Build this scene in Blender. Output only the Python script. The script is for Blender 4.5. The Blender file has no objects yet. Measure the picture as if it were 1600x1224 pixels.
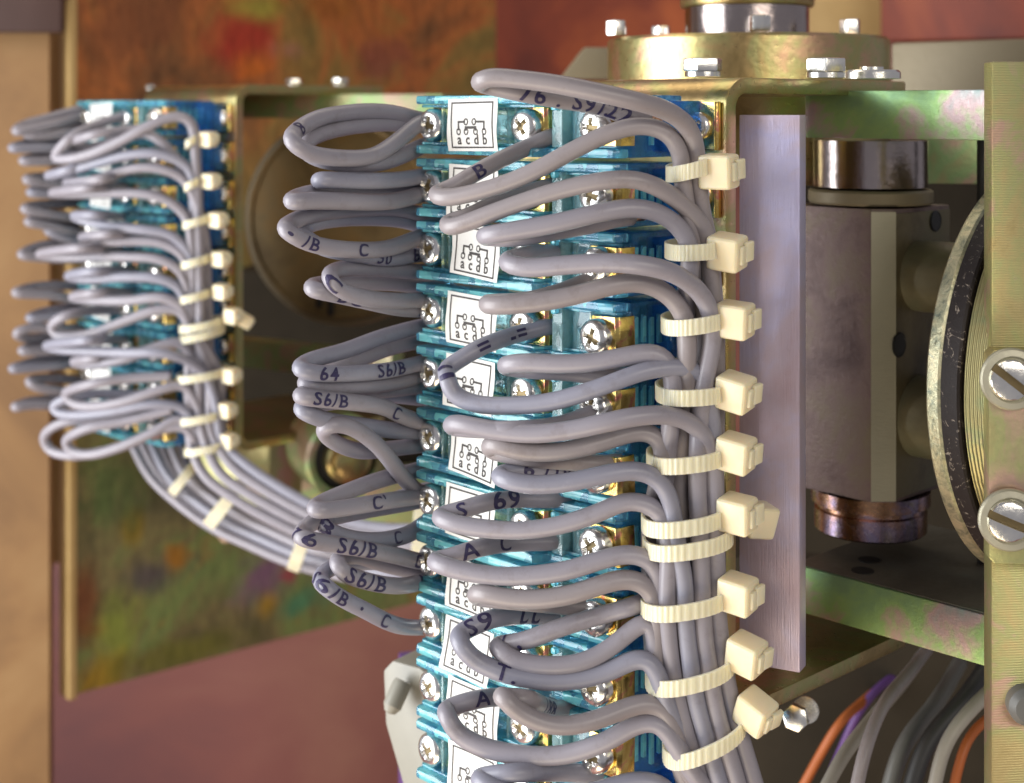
import bpy, bmesh, math, random
from mathutils import Vector, Matrix
# One Blender unit = 10 cm.  Camera at the origin looking along +Y, Z up.
R = math.radians
rnd = random.Random(7)
sc = bpy.context.scene
col = sc.collection

# ------------------------------------------------------------------ camera
FPX, HOR = 2300.0, 172.0          # focal length in photo pixels, eye level row
cd = bpy.data.cameras.new("camera")
cam = bpy.data.objects.new("camera", cd); col.objects.link(cam)
cam.rotation_euler = (R(90), 0, 0)
cd.sensor_width = 36.0
cd.lens = 36.0 * FPX / 1600.0
cd.shift_y = -(612.0 - HOR) / 1600.0
cd.clip_start, cd.clip_end = 0.05, 200
cd.dof.use_dof = True
cd.dof.focus_distance = 3.42
cd.dof.aperture_fstop = 1.75
sc.camera = cam

# ------------------------------------------------------------------ world and lamps
w = bpy.data.worlds.new("World"); sc.world = w; w.use_nodes = True
w.node_tree.nodes["Background"].inputs[0].default_value = (0.92, 0.90, 1.0, 1)
w.node_tree.nodes["Background"].inputs[1].default_value = 0.30
def area(name, loc, target, size, power, colr):
    l = bpy.data.lights.new(name, 'AREA'); l.shape = 'RECTANGLE'
    l.size, l.size_y = size; l.energy = power; l.color = colr
    o = bpy.data.objects.new(name, l); col.objects.link(o); o.location = loc
    o.rotation_euler = (Vector(target) - Vector(loc)).to_track_quat('-Z', 'Y').to_euler()
    return o
area("daylight_key", (-7.6, 2.4, -0.9), (0.0, 4.2, -0.8), (6.0, 8.0), 1380, (0.97, 0.98, 1.0))
area("daylight_fill", (4.2, -5.5, 3.0), (0.3, 4.8, -0.6), (6.0, 4.0), 360, (1.0, 0.92, 0.82))
area("low_bounce", (-2.0, 0.0, -6.0), (0.0, 4.5, -0.8), (6.0, 4.0), 330, (1.0, 0.84, 0.60))
area("background_fill", (-0.5, 6.6, 6.0), (-0.8, 10.5, -1.0), (7.0, 3.0), 230, (1.0, 0.87, 0.70))  # added lamp that brightens the rear walls and the stained sheet
vs = sc.view_settings
vs.view_transform = 'Standard'; vs.look = 'None'; vs.exposure = 0.0; vs.gamma = 1.0
vs.use_curve_mapping = False

# ------------------------------------------------------------------ geometry helpers
def at(px, py, d):
    """photo pixel + distance -> point"""
    return Vector(((px - 800) / FPX * d, d, (HOR - py) / FPX * d))
ANG = R(46)
T = Vector((math.cos(ANG), -math.sin(ANG), 0))       # along a terminal row, towards the right and the viewer
N = Vector((-math.sin(ANG), -math.cos(ANG), 0))      # out of the terminal face
NEAR = Vector((-0.2065, 3.8, 0))
FAR = Vector((-1.8793, 6.5, 0))
def on_u(px, py, u, O=NEAR):
    r = Vector(((px - 800) / FPX, 1, (HOR - py) / FPX))
    return r * ((u + O.dot(N)) / r.dot(N))
def on_s(px, py, s, O=NEAR):
    r = Vector(((px - 800) / FPX, 1, (HOR - py) / FPX))
    return r * ((s + O.dot(T)) / r.dot(T))
def loc(O, s, u, z):
    p = O + T * s + N * u; return Vector((p.x, p.y, z))

def mesh_from(name, verts, faces, smooth=False):
    me = bpy.data.meshes.new(name); me.from_pydata([tuple(v) for v in verts], [], faces); me.update()
    if smooth: me.polygons.foreach_set("use_smooth", [True] * len(me.polygons))
    return me
def bm_mesh(name, bm, smooth=None):
    bmesh.ops.recalc_face_normals(bm, faces=bm.faces[:])
    me = bpy.data.meshes.new(name); bm.to_mesh(me); bm.free()
    if smooth: 
        me.polygons.foreach_set("use_smooth", [True] * len(me.polygons))
        if smooth != True: me.set_sharp_from_angle(angle=R(smooth))
    return me
def box_mesh(name, x0, x1, y0, y1, z0, z1, bev=0.0, seg=2):
    bm = bmesh.new(); bmesh.ops.create_cube(bm, size=1)
    for v in bm.verts:
        v.co = Vector((x0 if v.co.x < 0 else x1, y0 if v.co.y < 0 else y1, z0 if v.co.z < 0 else z1))
    if bev: bmesh.ops.bevel(bm, geom=bm.edges[:], offset=bev, segments=seg, profile=0.6, affect='EDGES', clamp_overlap=True)
    return bm_mesh(name, bm, 35 if bev else None)
def lathe_mesh(name, prof, n=48, axis='Z', smooth=30):
    """prof: (radius, height) list, closed at both ends"""
    vs, fs = [], []
    for r, h in prof:
        for k in range(n):
            a = 2 * math.pi * k / n
            vs.append((r * math.cos(a), r * math.sin(a), h))
    for i in range(len(prof) - 1):
        for k in range(n):
            k2 = (k + 1) % n
            fs.append((i * n + k, i * n + k2, (i + 1) * n + k2, (i + 1) * n + k))
    fs.append(tuple(range(n))[::-1]); fs.append(tuple((len(prof) - 1) * n + k for k in range(n)))
    bm = bmesh.new(); bv = [bm.verts.new(v) for v in vs]
    for f in fs:
        bm.faces.new([bv[i] for i in f])
    bmesh.ops.remove_doubles(bm, verts=bm.verts[:], dist=1e-6)
    return bm_mesh(name, bm, smooth)
def prism_mesh(name, outline, z0, z1, bev=0.0):
    """outline in XY, extruded in Z"""
    bm = bmesh.new()
    vs = [bm.verts.new((x, y, z0)) for x, y in outline]
    f = bm.faces.new(vs)
    ex = bmesh.ops.extrude_face_region(bm, geom=[f])
    bmesh.ops.translate(bm, vec=(0, 0, z1 - z0), verts=[g for g in ex['geom'] if isinstance(g, bmesh.types.BMVert)])
    if bev: bmesh.ops.bevel(bm, geom=bm.edges[:], offset=bev, segments=2, profile=0.6, affect='EDGES', clamp_overlap=True)
    return bm_mesh(name, bm, 35)
def hex_mesh(name, r, z0, z1, bev=0.004):
    return prism_mesh(name, [(r * math.cos(R(60 * k)), r * math.sin(R(60 * k))) for k in range(6)], z0, z1, bev)

def put(name, me, mat, parent=None, loc=None, rot=None, scale=None):
    o = bpy.data.objects.new(name, me); col.objects.link(o)
    if mat is not None and me is not None and len(me.materials) == 0: me.materials.append(mat)
    if parent is not None: o.parent = parent
    if loc is not None: o.location = loc
    if rot is not None: o.rotation_euler = rot
    if scale is not None: o.scale = scale
    return o
def tag(o, label, cat, group=None, kind=None):
    o["label"] = label; o["category"] = cat
    if group: o["group"] = group
    if kind: o["kind"] = kind
    return o
def thing(name, label, cat, loc=(0, 0, 0), rotz=0.0, group=None):
    o = bpy.data.objects.new(name, None); col.objects.link(o)
    o.empty_display_size = 0.05
    o.location = loc; o.rotation_euler = (0, 0, rotz)
    return tag(o, label, cat, group)
def struct(o):
    o["kind"] = "structure"; return o

def spline(pts, step=0.012):
    """centripetal-like Catmull-Rom resampled at about even steps"""
    P = [Vector(p) for p in pts]
    P = [P[0] * 2 - P[1]] + P + [P[-1] * 2 - P[-2]]
    out = []
    for i in range(1, len(P) - 2):
        p0, p1, p2, p3 = P[i - 1], P[i], P[i + 1], P[i + 2]
        d1 = max((p1 - p0).length ** 0.5, 1e-4); d2 = max((p2 - p1).length ** 0.5, 1e-4); d3 = max((p3 - p2).length ** 0.5, 1e-4)
        m1 = (p1 - p0) / d1 - (p2 - p0) / (d1 + d2) + (p2 - p1) / d2
        m2 = (p2 - p1) / d2 - (p3 - p1) / (d2 + d3) + (p3 - p2) / d3
        m1 *= d2; m2 *= d2
        n = max(3, int((p2 - p1).length / step))
        for k in range(n):
            t = k / n
            out.append(p1 * (2 * t**3 - 3 * t**2 + 1) + m1 * (t**3 - 2 * t**2 + t) + p2 * (-2 * t**3 + 3 * t**2) + m2 * (t**3 - t**2))
    out.append(P[-2].copy())
    # light smoothing keeps the cable from kinking
    for _ in range(6):
        q = [out[0]] + [out[i] * 0.5 + (out[i - 1] + out[i + 1]) * 0.25 for i in range(1, len(out) - 1)] + [out[-1]]
        out = q
    return out
def frames(path):
    n = len(path); tan = []
    for i in range(n):
        t = path[min(i + 1, n - 1)] - path[max(i - 1, 0)]
        tan.append(t.normalized())
    ref = Vector((0, 0, 1)) if abs(tan[0].z) < 0.9 else Vector((1, 0, 0))
    nor = [(ref - tan[0] * ref.dot(tan[0])).normalized()]
    for i in range(1, n):
        v = nor[-1] - tan[i] * nor[-1].dot(tan[i])
        nor.append(v.normalized())
    return tan, nor, [tan[i].cross(nor[i]) for i in range(n)]
def tube_mesh(name, path, r, sides=12, wob=0.0):
    tan, nor, bi = frames(path); vs, fs = [], []
    ph = rnd.uniform(0, 6); r = r * rnd.uniform(0.965, 1.035)
    for i, p in enumerate(path):
        rr = r * (1 + 0.012 * math.sin(i * 0.33 + ph) + 0.010 * math.sin(i * 0.13 + 2 * ph))
        for k in range(sides):
            a = 2 * math.pi * k / sides
            vs.append(p + (nor[i] * math.cos(a) + bi[i] * math.sin(a)) * rr)
    for i in range(len(path) - 1):
        for k in range(sides):
            k2 = (k + 1) % sides
            fs.append((i * sides + k, i * sides + k2, (i + 1) * sides + k2, (i + 1) * sides + k))
    fs.append(tuple(range(sides))[::-1]); fs.append(tuple((len(path) - 1) * sides + k for k in range(sides)))
    return mesh_from(name, vs, fs, True)

_txt = {}
def text_2d(body, size):
    """letters as a flat triangle mesh, cut into narrow strips so it can be bent"""
    key = (body, size)
    if key in _txt: return _txt[key]
    cu = bpy.data.curves.new("lettering", 'FONT'); cu.body = body; cu.size = size
    cu.space_character = 1.18; cu.align_x = 'CENTER'; cu.align_y = 'CENTER'; cu.resolution_u = 3
    cu.offset = size * 0.020
    o = bpy.data.objects.new("lettering", cu); col.objects.link(o)
    bpy.context.view_layer.update()
    me = o.to_mesh(); bm = bmesh.new(); bm.from_mesh(me); o.to_mesh_clear()
    bpy.data.objects.remove(o); bpy.data.curves.remove(cu)
    x0 = min(v.co.x for v in bm.verts); x1 = max(v.co.x for v in bm.verts)
    y0 = min(v.co.y for v in bm.verts); y1 = max(v.co.y for v in bm.verts)
    for ax, a, b, st in ((0, x0, x1, 0.007), (1, y0, y1, 0.005)):
        q = a + st
        while q < b:
            nrm = (1, 0, 0) if ax == 0 else (0, 1, 0)
            bmesh.ops.bisect_plane(bm, geom=bm.verts[:] + bm.edges[:] + bm.faces[:], plane_co=(q if ax == 0 else 0, q if ax == 1 else 0, 0), plane_no=nrm)
            q += st
    bm.verts.ensure_lookup_table()
    cx, cy = (x0 + x1) / 2, (y0 + y1) / 2
    vs = [(v.co.x - cx, v.co.y - cy) for v in bm.verts]; fs = [tuple(v.index for v in f.verts) for f in bm.faces]
    bm.free(); _txt[key] = (vs, fs)
    return vs, fs
# ------------------------------------------------------------------ materials
class NT:
    def __init__(s, name):
        s.m = bpy.data.materials.new(name); s.m.use_nodes = True; s.t = s.m.node_tree
        s.b = s.t.nodes["Principled BSDF"]; s.out = s.t.nodes["Material Output"]
    def n(s, ty, **kw):
        nd = s.t.nodes.new(ty)
        for k, v in kw.items(): setattr(nd, k, v)
        return nd
    def l(s, a, b): s.t.links.new(a, b)
    def coord(s, scale=(1, 1, 1), kind='Object', rot=(0, 0, 0)):
        c = s.n('ShaderNodeTexCoord'); mp = s.n('ShaderNodeMapping')
        mp.inputs['Scale'].default_value = scale; mp.inputs['Rotation'].default_value = rot
        s.l(c.outputs[kind], mp.inputs[0]); return mp.outputs[0]
    def noise(s, vec, scale, detail=4, rough=0.6, dist=0.0):
        nd = s.n('ShaderNodeTexNoise'); nd.inputs['Scale'].default_value = scale
        nd.inputs['Detail'].default_value = detail; nd.inputs['Roughness'].default_value = rough
        nd.inputs['Distortion'].default_value = dist
        s.l(vec, nd.inputs['Vector']); return nd.outputs['Fac']
    def ramp(s, fac, stops):
        nd = s.n('ShaderNodeValToRGB'); e = nd.color_ramp.elements
        while len(e) > 1: e.remove(e[-1])
        e[0].position = stops[0][0]; e[0].color = (*stops[0][1], 1)
        for p, c in stops[1:]:
            k = e.new(p); k.color = (*c, 1)
        s.l(fac, nd.inputs[0]); return nd.outputs[0]
    def mix(s, fac, a, b, mode='MIX'):
        nd = s.n('ShaderNodeMix', data_type='RGBA', blend_type=mode)
        if isinstance(fac, float): nd.inputs[0].default_value = fac
        else: s.l(fac, nd.inputs[0])
        for i, v in ((6, a), (7, b)):
            if isinstance(v, tuple): nd.inputs[i].default_value = (*v, 1)
            else: s.l(v, nd.inputs[i])
        return nd.outputs[2]
    def bump(s, h, strength=0.2, dist=0.01):
        nd = s.n('ShaderNodeBump'); nd.inputs['Strength'].default_value = strength; nd.inputs['Distance'].default_value = dist
        s.l(h, nd.inputs['Height']); s.l(nd.outputs[0], s.b.inputs['Normal'])
    def set(s, **kw):
        for k, v in kw.items():
            i = s.b.inputs[k.replace('_', ' ')]
            if isinstance(v, tuple): i.default_value = (*v, 1) if len(v) == 3 else v
            elif isinstance(v, (int, float)): i.default_value = v
            else: s.l(v, i)
    def mathn(s, op, a, b):
        nd = s.n('ShaderNodeMath', operation=op)
        for i, v in ((0, a), (1, b)):
            if isinstance(v, (int, float)): nd.inputs[i].default_value = v
            else: s.l(v, nd.inputs[i])
        return nd.outputs[0]

def metal(name, base, rough=0.35, metallic=0.9, var=None, vscale=6, grain=None, bump=0.05, gscale=60):
    """machined or plated metal; var = ramp stops of the plating colour, grain = stretch of the tool marks"""
    m = NT(name); v = m.coord()
    c = m.ramp(m.noise(v, vscale, 5, 0.6, 0.6), var) if var else m.mix(m.noise(v, vscale, 5), tuple(x * 0.8 for x in base), tuple(min(1, x * 1.15) for x in base))
    g = m.noise(m.coord(grain or (1, 1, 1)), gscale, 5, 0.65)
    spots = m.ramp(m.noise(v, 45, 6, 0.7), [(0.0, (0.55, 0.5, 0.45)), (0.42, (1, 1, 1)), (1, (1, 1, 1))])
    c = m.mix(0.6, c, spots, 'MULTIPLY')
    rg = m.n('ShaderNodeMapRange'); rg.inputs[3].default_value = max(0.03, rough - 0.12); rg.inputs[4].default_value = rough + 0.14
    m.l(g, rg.inputs[0])
    m.set(Base_Color=c, Metallic=metallic, Roughness=rg.outputs[0]); m.bump(g, bump * 2, 0.01)
    return m.m
GOLD = [(0.25, (0.28, 0.20, 0.08)), (0.42, (0.50, 0.36, 0.16)), (0.52, (0.42, 0.40, 0.17)), (0.62, (0.58, 0.36, 0.22)), (0.78, (0.40, 0.31, 0.14))]
OLIVE = [(0.25, (0.19, 0.17, 0.08)), (0.42, (0.36, 0.34, 0.17)), (0.52, (0.27, 0.40, 0.18)), (0.60, (0.45, 0.33, 0.24)), (0.78, (0.34, 0.32, 0.16))]
GREENISH = [(0.28, (0.20, 0.30, 0.22)), (0.42, (0.28, 0.48, 0.26)), (0.52, (0.36, 0.58, 0.24)), (0.60, (0.56, 0.42, 0.42)), (0.74, (0.30, 0.42, 0.40))]
M = {}
M['gold'] = metal("chromate_gold", (0.5, 0.4, 0.15), 0.30, 0.95, GOLD, 5, None, 0.06)
M['brass'] = metal("clamp_brass", (0.7, 0.5, 0.16), 0.2, 1.0, [(0.30, (0.50, 0.36, 0.08)), (0.42, (0.72, 0.52, 0.16)), (0.50, (0.80, 0.62, 0.20)), (0.58, (0.80, 0.30, 0.22)), (0.66, (0.55, 0.58, 0.20)), (0.78, (0.62, 0.44, 0.12))], 18)
M['olive'] = metal("chromate_olive", (0.35, 0.33, 0.17), 0.42, 0.75, OLIVE, 4)
M['green'] = metal("chromate_green", (0.4, 0.5, 0.3), 0.40, 0.75, GREENISH, 3.2)
M['steel'] = metal("polished_steel", (0.42, 0.36, 0.34), 0.16, 1.0)
M['zinc'] = metal("zinc_bolt", (0.85, 0.84, 0.78), 0.22, 1.0)
M['nickel'] = metal("nickel_screw", (0.92, 0.90, 0.85), 0.22, 1.0, bump=0.02)
M['recess'] = metal("recess_shade", (0.20, 0.15, 0.07), 0.45, 0.6)  # dark tone painted as the shade in screw slots and crosses
M['machined'] = metal("machined_edge", (0.46, 0.44, 0.33), 0.4, 0.6, None, 3, (1, 1, 6), 0.06, 40)
M['lilac'] = metal("brushed_lilac_bar", (0.46, 0.40, 0.52), 0.34, 0.55, [(0.3, (0.58, 0.42, 0.46)), (0.45, (0.64, 0.53, 0.62)), (0.55, (0.62, 0.59, 0.82)), (0.7, (0.76, 0.70, 0.85))], 1.6, (22, 22, 0.5), 0.12, 16)
M['plum'] = metal("plum_casting", (0.22, 0.17, 0.15), 0.5, 0.3, [(0.3, (0.10, 0.065, 0.065)), (0.5, (0.20, 0.14, 0.13)), (0.7, (0.21, 0.175, 0.11))], 5, None, 0.12)
M['brown'] = metal("dark_cover", (0.10, 0.075, 0.035), 0.5, 0.35, [(0.3, (0.13, 0.09, 0.04)), (0.5, (0.24, 0.17, 0.075)), (0.7, (0.30, 0.18, 0.06))], 3)
M['copper'] = metal("coppery_collar", (0.5, 0.25, 0.14), 0.25, 1.0, [(0.3, (0.20, 0.15, 0.09)), (0.48, (0.36, 0.20, 0.12)), (0.58, (0.26, 0.21, 0.30)), (0.72, (0.28, 0.24, 0.11))], 5)
M['shaft'] = metal("olive_shaft", (0.36, 0.33, 0.2), 0.38, 0.35, [(0.3, (0.15, 0.135, 0.08)), (0.5, (0.24, 0.22, 0.135)), (0.65, (0.19, 0.205, 0.13))], 3)
M['greyolive'] = metal("dull_olive_casting", (0.24, 0.20, 0.125), 0.5, 0.3, None, 2)
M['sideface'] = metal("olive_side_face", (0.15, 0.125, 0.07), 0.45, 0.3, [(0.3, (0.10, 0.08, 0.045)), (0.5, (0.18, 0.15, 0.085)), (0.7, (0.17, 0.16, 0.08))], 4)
M['strands'] = metal("copper_strands", (0.75, 0.42, 0.25), 0.3, 1.0)
M['darkbar'] = metal("dark_bar_top", (0.13, 0.12, 0.10), 0.5, 0.5, [(0.3, (0.14, 0.125, 0.10)), (0.6, (0.23, 0.22, 0.18)), (0.75, (0.21, 0.25, 0.20))], 3)

def pvc(name, base):
    m = NT(name); v = m.coord()
    c = m.mix(m.noise(v, 8, 3), tuple(x * 0.92 for x in base), tuple(x * 1.06 for x in base))
    dirt = m.ramp(m.noise(v, 14, 8, 0.75), [(0.0, (0.55, 0.50, 0.46)), (0.36, (0.86, 0.83, 0.80)), (0.46, (1, 1, 1)), (0.60, (1, 1, 1)), (0.72, (1.16, 1.16, 1.16))])
    m.set(Base_Color=m.mix(0.7, c, dirt, 'MULTIPLY'), Roughness=0.34)
    m.b.inputs['Specular IOR Level'].default_value = 0.42
    m.bump(m.noise(v, 120, 3), 0.06, 0.004); return m.m
M['wire'] = pvc("grey_insulation", (0.285, 0.268, 0.300))
M['wire_b'] = pvc("grey_insulation_cool", (0.262, 0.262, 0.315))
M['wire_w'] = pvc("grey_insulation_warm", (0.285, 0.256, 0.262))
def plain(name, base, rough=0.5, metallic=0.0, sub=0.0, var=0.12, scale=12):
    m = NT(name)
    c = m.mix(m.noise(m.coord(), scale, 4), tuple(x * (1 - var) for x in base), tuple(min(1, x * (1 + var)) for x in base))
    m.set(Base_Color=c, Roughness=rough, Metallic=metallic)
    if sub:
        m.set(Subsurface_Weight=sub); m.b.inputs['Subsurface Radius'].default_value = (0.05, 0.04, 0.025); m.b.inputs['Subsurface Scale'].default_value = 0.6
    return m.m
M['nylon'] = plain("cable_tie_nylon", (0.82, 0.72, 0.49), 0.28, 0, 0.7, 0.08)
M['paper'] = plain("label_paper", (0.75, 0.75, 0.715), 0.6, 0, 0, 0.05)
M['ink'] = plain("label_ink", (0.045, 0.038, 0.035), 0.6)
M['print'] = plain("wire_print_ink", (0.028, 0.022, 0.075), 0.5)
M['black'] = plain("black_rubber", (0.02, 0.02, 0.02), 0.5)
M['orange'] = plain("orange_wire", (0.38, 0.10, 0.02), 0.5)
M['duct'] = plain("pale_plastic_duct", (0.27, 0.26, 0.215), 0.45)
M['violet'] = plain("violet_plastic", (0.10, 0.04, 0.17), 0.5)
M['cable_dark'] = plain("dark_grey_cable", (0.12, 0.12, 0.11), 0.45)
M['cable_grey'] = plain("grey_cable", (0.30, 0.28, 0.24), 0.45)
M['cable_brown'] = plain("purple_brown_paint", (0.060, 0.028, 0.022), 0.6, 0, 0, 0.3, 3)
M['interior'] = plain("interior_shade", (0.030, 0.024, 0.016), 0.75, 0, 0, 0.4, 4)  # dark base colour stands in for the shade inside the machine
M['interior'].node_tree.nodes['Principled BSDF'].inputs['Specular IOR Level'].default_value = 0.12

def blue_plastic(name, tint, body, solid, glassy, facet=0.35):
    """clear moulded plastic: see-through, refracting and a little milky, with the blocky relief of its inner walls"""
    m = NT(name); v = m.coord()
    tr = m.n('ShaderNodeBsdfTransparent'); tr.inputs[0].default_value = (*tint, 1)
    gl = m.n('ShaderNodeBsdfGlass'); gl.inputs[0].default_value = (*[min(1, x * 1.12) for x in tint], 1); gl.inputs['Roughness'].default_value = 0.02; gl.inputs['IOR'].default_value = 1.46
    mx = m.n('ShaderNodeMixShader'); mx.inputs[0].default_value = glassy
    m.l(tr.outputs[0], mx.inputs[1]); m.l(gl.outputs[0], mx.inputs[2])
    vo = m.n('ShaderNodeTexVoronoi', distance='CHEBYCHEV', feature='F1'); vo.inputs['Scale'].default_value = 30
    m.l(m.coord((1, 1, 0.55)), vo.inputs['Vector'])
    cell = m.n('ShaderNodeSeparateColor'); m.l(vo.outputs['Color'], cell.inputs[0])
    c = m.mix(cell.outputs[0], tuple(x * 0.45 for x in body), tuple(min(1, x * 1.7) for x in body))
    m.set(Base_Color=c, Roughness=0.07)
    m.b.inputs['Coat Weight'].default_value = 1.0; m.b.inputs['Coat Roughness'].default_value = 0.03
    h = m.mathn('ADD', m.mathn('MULTIPLY', vo.outputs['Distance'], 0.9), m.mathn('MULTIPLY', m.noise(v, 26, 3), 0.5))
    bp = m.n('ShaderNodeBump'); bp.inputs['Strength'].default_value = facet; bp.inputs['Distance'].default_value = 0.012
    m.l(h, bp.inputs['Height']); m.l(bp.outputs[0], gl.inputs['Normal'])
    b2 = m.n('ShaderNodeBump'); b2.inputs['Strength'].default_value = 0.12; b2.inputs['Distance'].default_value = 0.01
    m.l(h, b2.inputs['Height']); m.l(b2.outputs[0], m.b.inputs['Normal'])
    m2 = m.n('ShaderNodeMixShader'); m2.inputs[0].default_value = solid
    m.l(mx.outputs[0], m2.inputs[1]); m.l(m.b.outputs[0], m2.inputs[2]); m.l(m2.outputs[0], m.out.inputs[0])
    return m.m
M['blue'] = blue_plastic("clear_blue_plastic", (0.38, 0.68, 1.0), (0.05, 0.24, 0.66), 0.26, 0.45, 0.6)
M['core'] = blue_plastic("clear_aqua_housing", (0.66, 0.91, 1.0), (0.28, 0.60, 0.78), 0.32, 0.45, 0.6)
M['rail'] = blue_plastic("clear_blue_rail", (0.54, 0.84, 1.0), (0.19, 0.58, 1.0), 0.42, 0.6, 0.3)
M['aqua'] = blue_plastic("clear_aqua_rib", (0.80, 0.97, 1.0), (0.42, 0.72, 0.78), 0.26, 0.5, 0.35)

def patina_plate():
    """chromate-passivated sheet: brown to olive ground with iridescent stains"""
    m = NT("iridescent_plate"); v = m.coord()
    n1 = m.noise(v, 1.1, 6, 0.62, 0.8); n2 = m.noise(v, 2.6, 5, 0.6, 1.2)
    up = m.ramp(n1, [(0.30, (0.12, 0.07, 0.035)), (0.43, (0.28, 0.12, 0.045)), (0.53, (0.52, 0.17, 0.05)), (0.62, (0.38, 0.22, 0.06)), (0.75, (0.20, 0.17, 0.05))])
    lo = m.ramp(n1, [(0.30, (0.13, 0.13, 0.075)), (0.45, (0.32, 0.28, 0.12)), (0.54, (0.29, 0.40, 0.13)), (0.63, (0.48, 0.33, 0.11)), (0.75, (0.36, 0.26, 0.30))])
    sx = m.n('ShaderNodeSeparateXYZ'); m.l(v, sx.inputs[0])
    zr = m.n('ShaderNodeMapRange'); zr.inputs[1].default_value = -1.2; zr.inputs[2].default_value = 0.1; m.l(sx.outputs[2], zr.inputs[0])
    c = m.mix(zr.outputs[0], lo, up)
    # stains with a place of their own: (x, z, radius, colour, squash)
    for x, z, r, colr, sq in STAINS:
        cb = m.n('ShaderNodeVectorMath', operation='SUBTRACT'); m.l(v, cb.inputs[0]); cb.inputs[1].default_value = (x, 0, z)
        ml = m.n('ShaderNodeVectorMath', operation='MULTIPLY'); m.l(cb.outputs[0], ml.inputs[0]); ml.inputs[1].default_value = (1 / r, 0, 1 / (r * sq))
        ln = m.n('ShaderNodeVectorMath', operation='LENGTH'); m.l(ml.outputs[0], ln.inputs[0])
        d = m.mathn('ADD', ln.outputs['Value'], m.mathn('MULTIPLY', m.mathn('SUBTRACT', n2, 0.5), 2.6))
        mr = m.n('ShaderNodeMapRange', interpolation_type='SMOOTHSTEP'); mr.inputs[1].default_value = 1.25; mr.inputs[2].default_value = 0.1
        mr.inputs[3].default_value = 0; mr.inputs[4].default_value = 0.85; m.l(d, mr.inputs[0])
        c = m.mix(mr.outputs[0], c, colr)
    fine = m.noise(m.coord((1, 1, 0.35)), 16, 7, 0.72, 0.4)
    c = m.mix(0.75, c, m.ramp(fine, [(0.30, (0.58, 0.56, 0.54)), (0.48, (0.95, 0.95, 0.95)), (0.62, (1.25, 1.22, 1.15))]), 'MULTIPLY')
    scr = m.ramp(m.noise(m.coord((26, 1, 1.2), rot=(0, R(18), 0)), 3, 6, 0.7), [(0.0, (0, 0, 0)), (0.66, (0, 0, 0)), (0.70, (0.35, 0.35, 0.35))])
    c = m.mix(scr, c, (0.5, 0.42, 0.26))
    m.set(Base_Color=c, Metallic=0.55, Roughness=0.38)
    m.bump(fine, 0.10, 0.02); return m.m
# plate axes: x runs from its left edge, z from eye level
STAINS = [(1.05, 0.42, 0.26, (0.50, 0.045, 0.03), 0.9), (1.13, 0.24, 0.16, (0.75, 0.20, 0.03), 0.7), (1.35, 0.36, 0.14, (0.50, 0.22, 0.14), 0.6), (1.15, 0.60, 0.22, (0.40, 0.38, 0.06), 0.4),
          (1.7, 0.62, 0.4, (0.42, 0.15, 0.03), 0.5), (0.35, 0.5, 0.4, (0.28, 0.10, 0.04), 0.8), (2.0, 0.3, 0.25, (0.32, 0.10, 0.06), 0.6),
          (0.24, -2.85, 0.2, (0.40, 0.50, 0.09), 1.2), (0.10, -3.12, 0.2, (0.50, 0.33, 0.03), 0.7), (0.06, -2.7, 0.12, (0.32, 0.12, 0.05), 2.2), (0.5, -2.62, 0.25, (0.15, 0.13, 0.14), 0.5),
          (0.33, -2.33, 0.10, (0.45, 0.30, 0.03), 1.2), (0.60, -2.57, 0.10, (0.62, 0.28, 0.03), 1.3), (1.17, -2.78, 0.26, (0.36, 0.18, 0.32), 0.8), (1.35, -2.80, 0.08, (0.55, 0.10, 0.12), 1.0),
          (1.20, -2.95, 0.10, (0.60, 0.38, 0.04), 1.0), (1.48, -3.0, 0.26, (0.12, 0.42, 0.22), 0.4), (0.22, -2.1, 0.25, (0.14, 0.20, 0.07), 1.2), (0.7, -3.1, 0.5, (0.24, 0.25, 0.05), 0.22)]
M['patina'] = patina_plate()
def painted(name, stops, scale=1.5, rough=0.55):
    m = NT(name); v = m.coord()
    c = m.ramp(m.noise(v, scale, 6, 0.6, 0.5), stops)
    m.set(Base_Color=c, Roughness=rough); m.bump(m.noise(v, 40, 4), 0.08, 0.01); return m.m
M['redwall'] = painted("red_brown_paint", [(0.3, (0.08, 0.011, 0.007)), (0.5, (0.22, 0.036, 0.012)), (0.7, (0.46, 0.11, 0.025))], 0.9)
M['mauve'] = painted("mauve_brown_paint", [(0.3, (0.15, 0.060, 0.062)), (0.5, (0.25, 0.088, 0.070)), (0.7, (0.33, 0.145, 0.10))], 0.35)
M['tan'] = painted("tan_wood", [(0.3, (0.16, 0.080, 0.028)), (0.5, (0.26, 0.140, 0.050)), (0.7, (0.32, 0.19, 0.075))], 0.9)
M['tanbox'] = painted("tan_gold_paint", [(0.3, (0.40, 0.26, 0.09)), (0.6, (0.52, 0.36, 0.15))], 1.5)
def worn_black():
    m = NT("worn_black_rim"); v = m.coord()
    c = m.ramp(m.noise(v, 26, 8, 0.75, 1.5), [(0.0, (0.02, 0.017, 0.016)), (0.58, (0.025, 0.02, 0.02)), (0.63, (0.28, 0.24, 0.20)), (1, (0.42, 0.37, 0.30))])
    m.set(Base_Color=c, Roughness=0.5); m.b.inputs['Specular IOR Level'].default_value = 0.2; m.bump(m.noise(v, 50, 5), 0.2, 0.01); return m.m
M['wornblack'] = worn_black()
def worn_silver():
    m = NT("worn_silver_rim"); v = m.coord()
    c = m.ramp(m.noise(v, 22, 8, 0.75, 0.5), [(0.35, (0.16, 0.19, 0.15)), (0.5, (0.46, 0.45, 0.30)), (0.6, (0.6, 0.55, 0.36)), (0.72, (0.22, 0.30, 0.30))])
    m.set(Base_Color=c, Roughness=0.38, Metallic=0.7); m.bump(m.noise(v, 60, 5), 0.25, 0.01); return m.m
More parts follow.
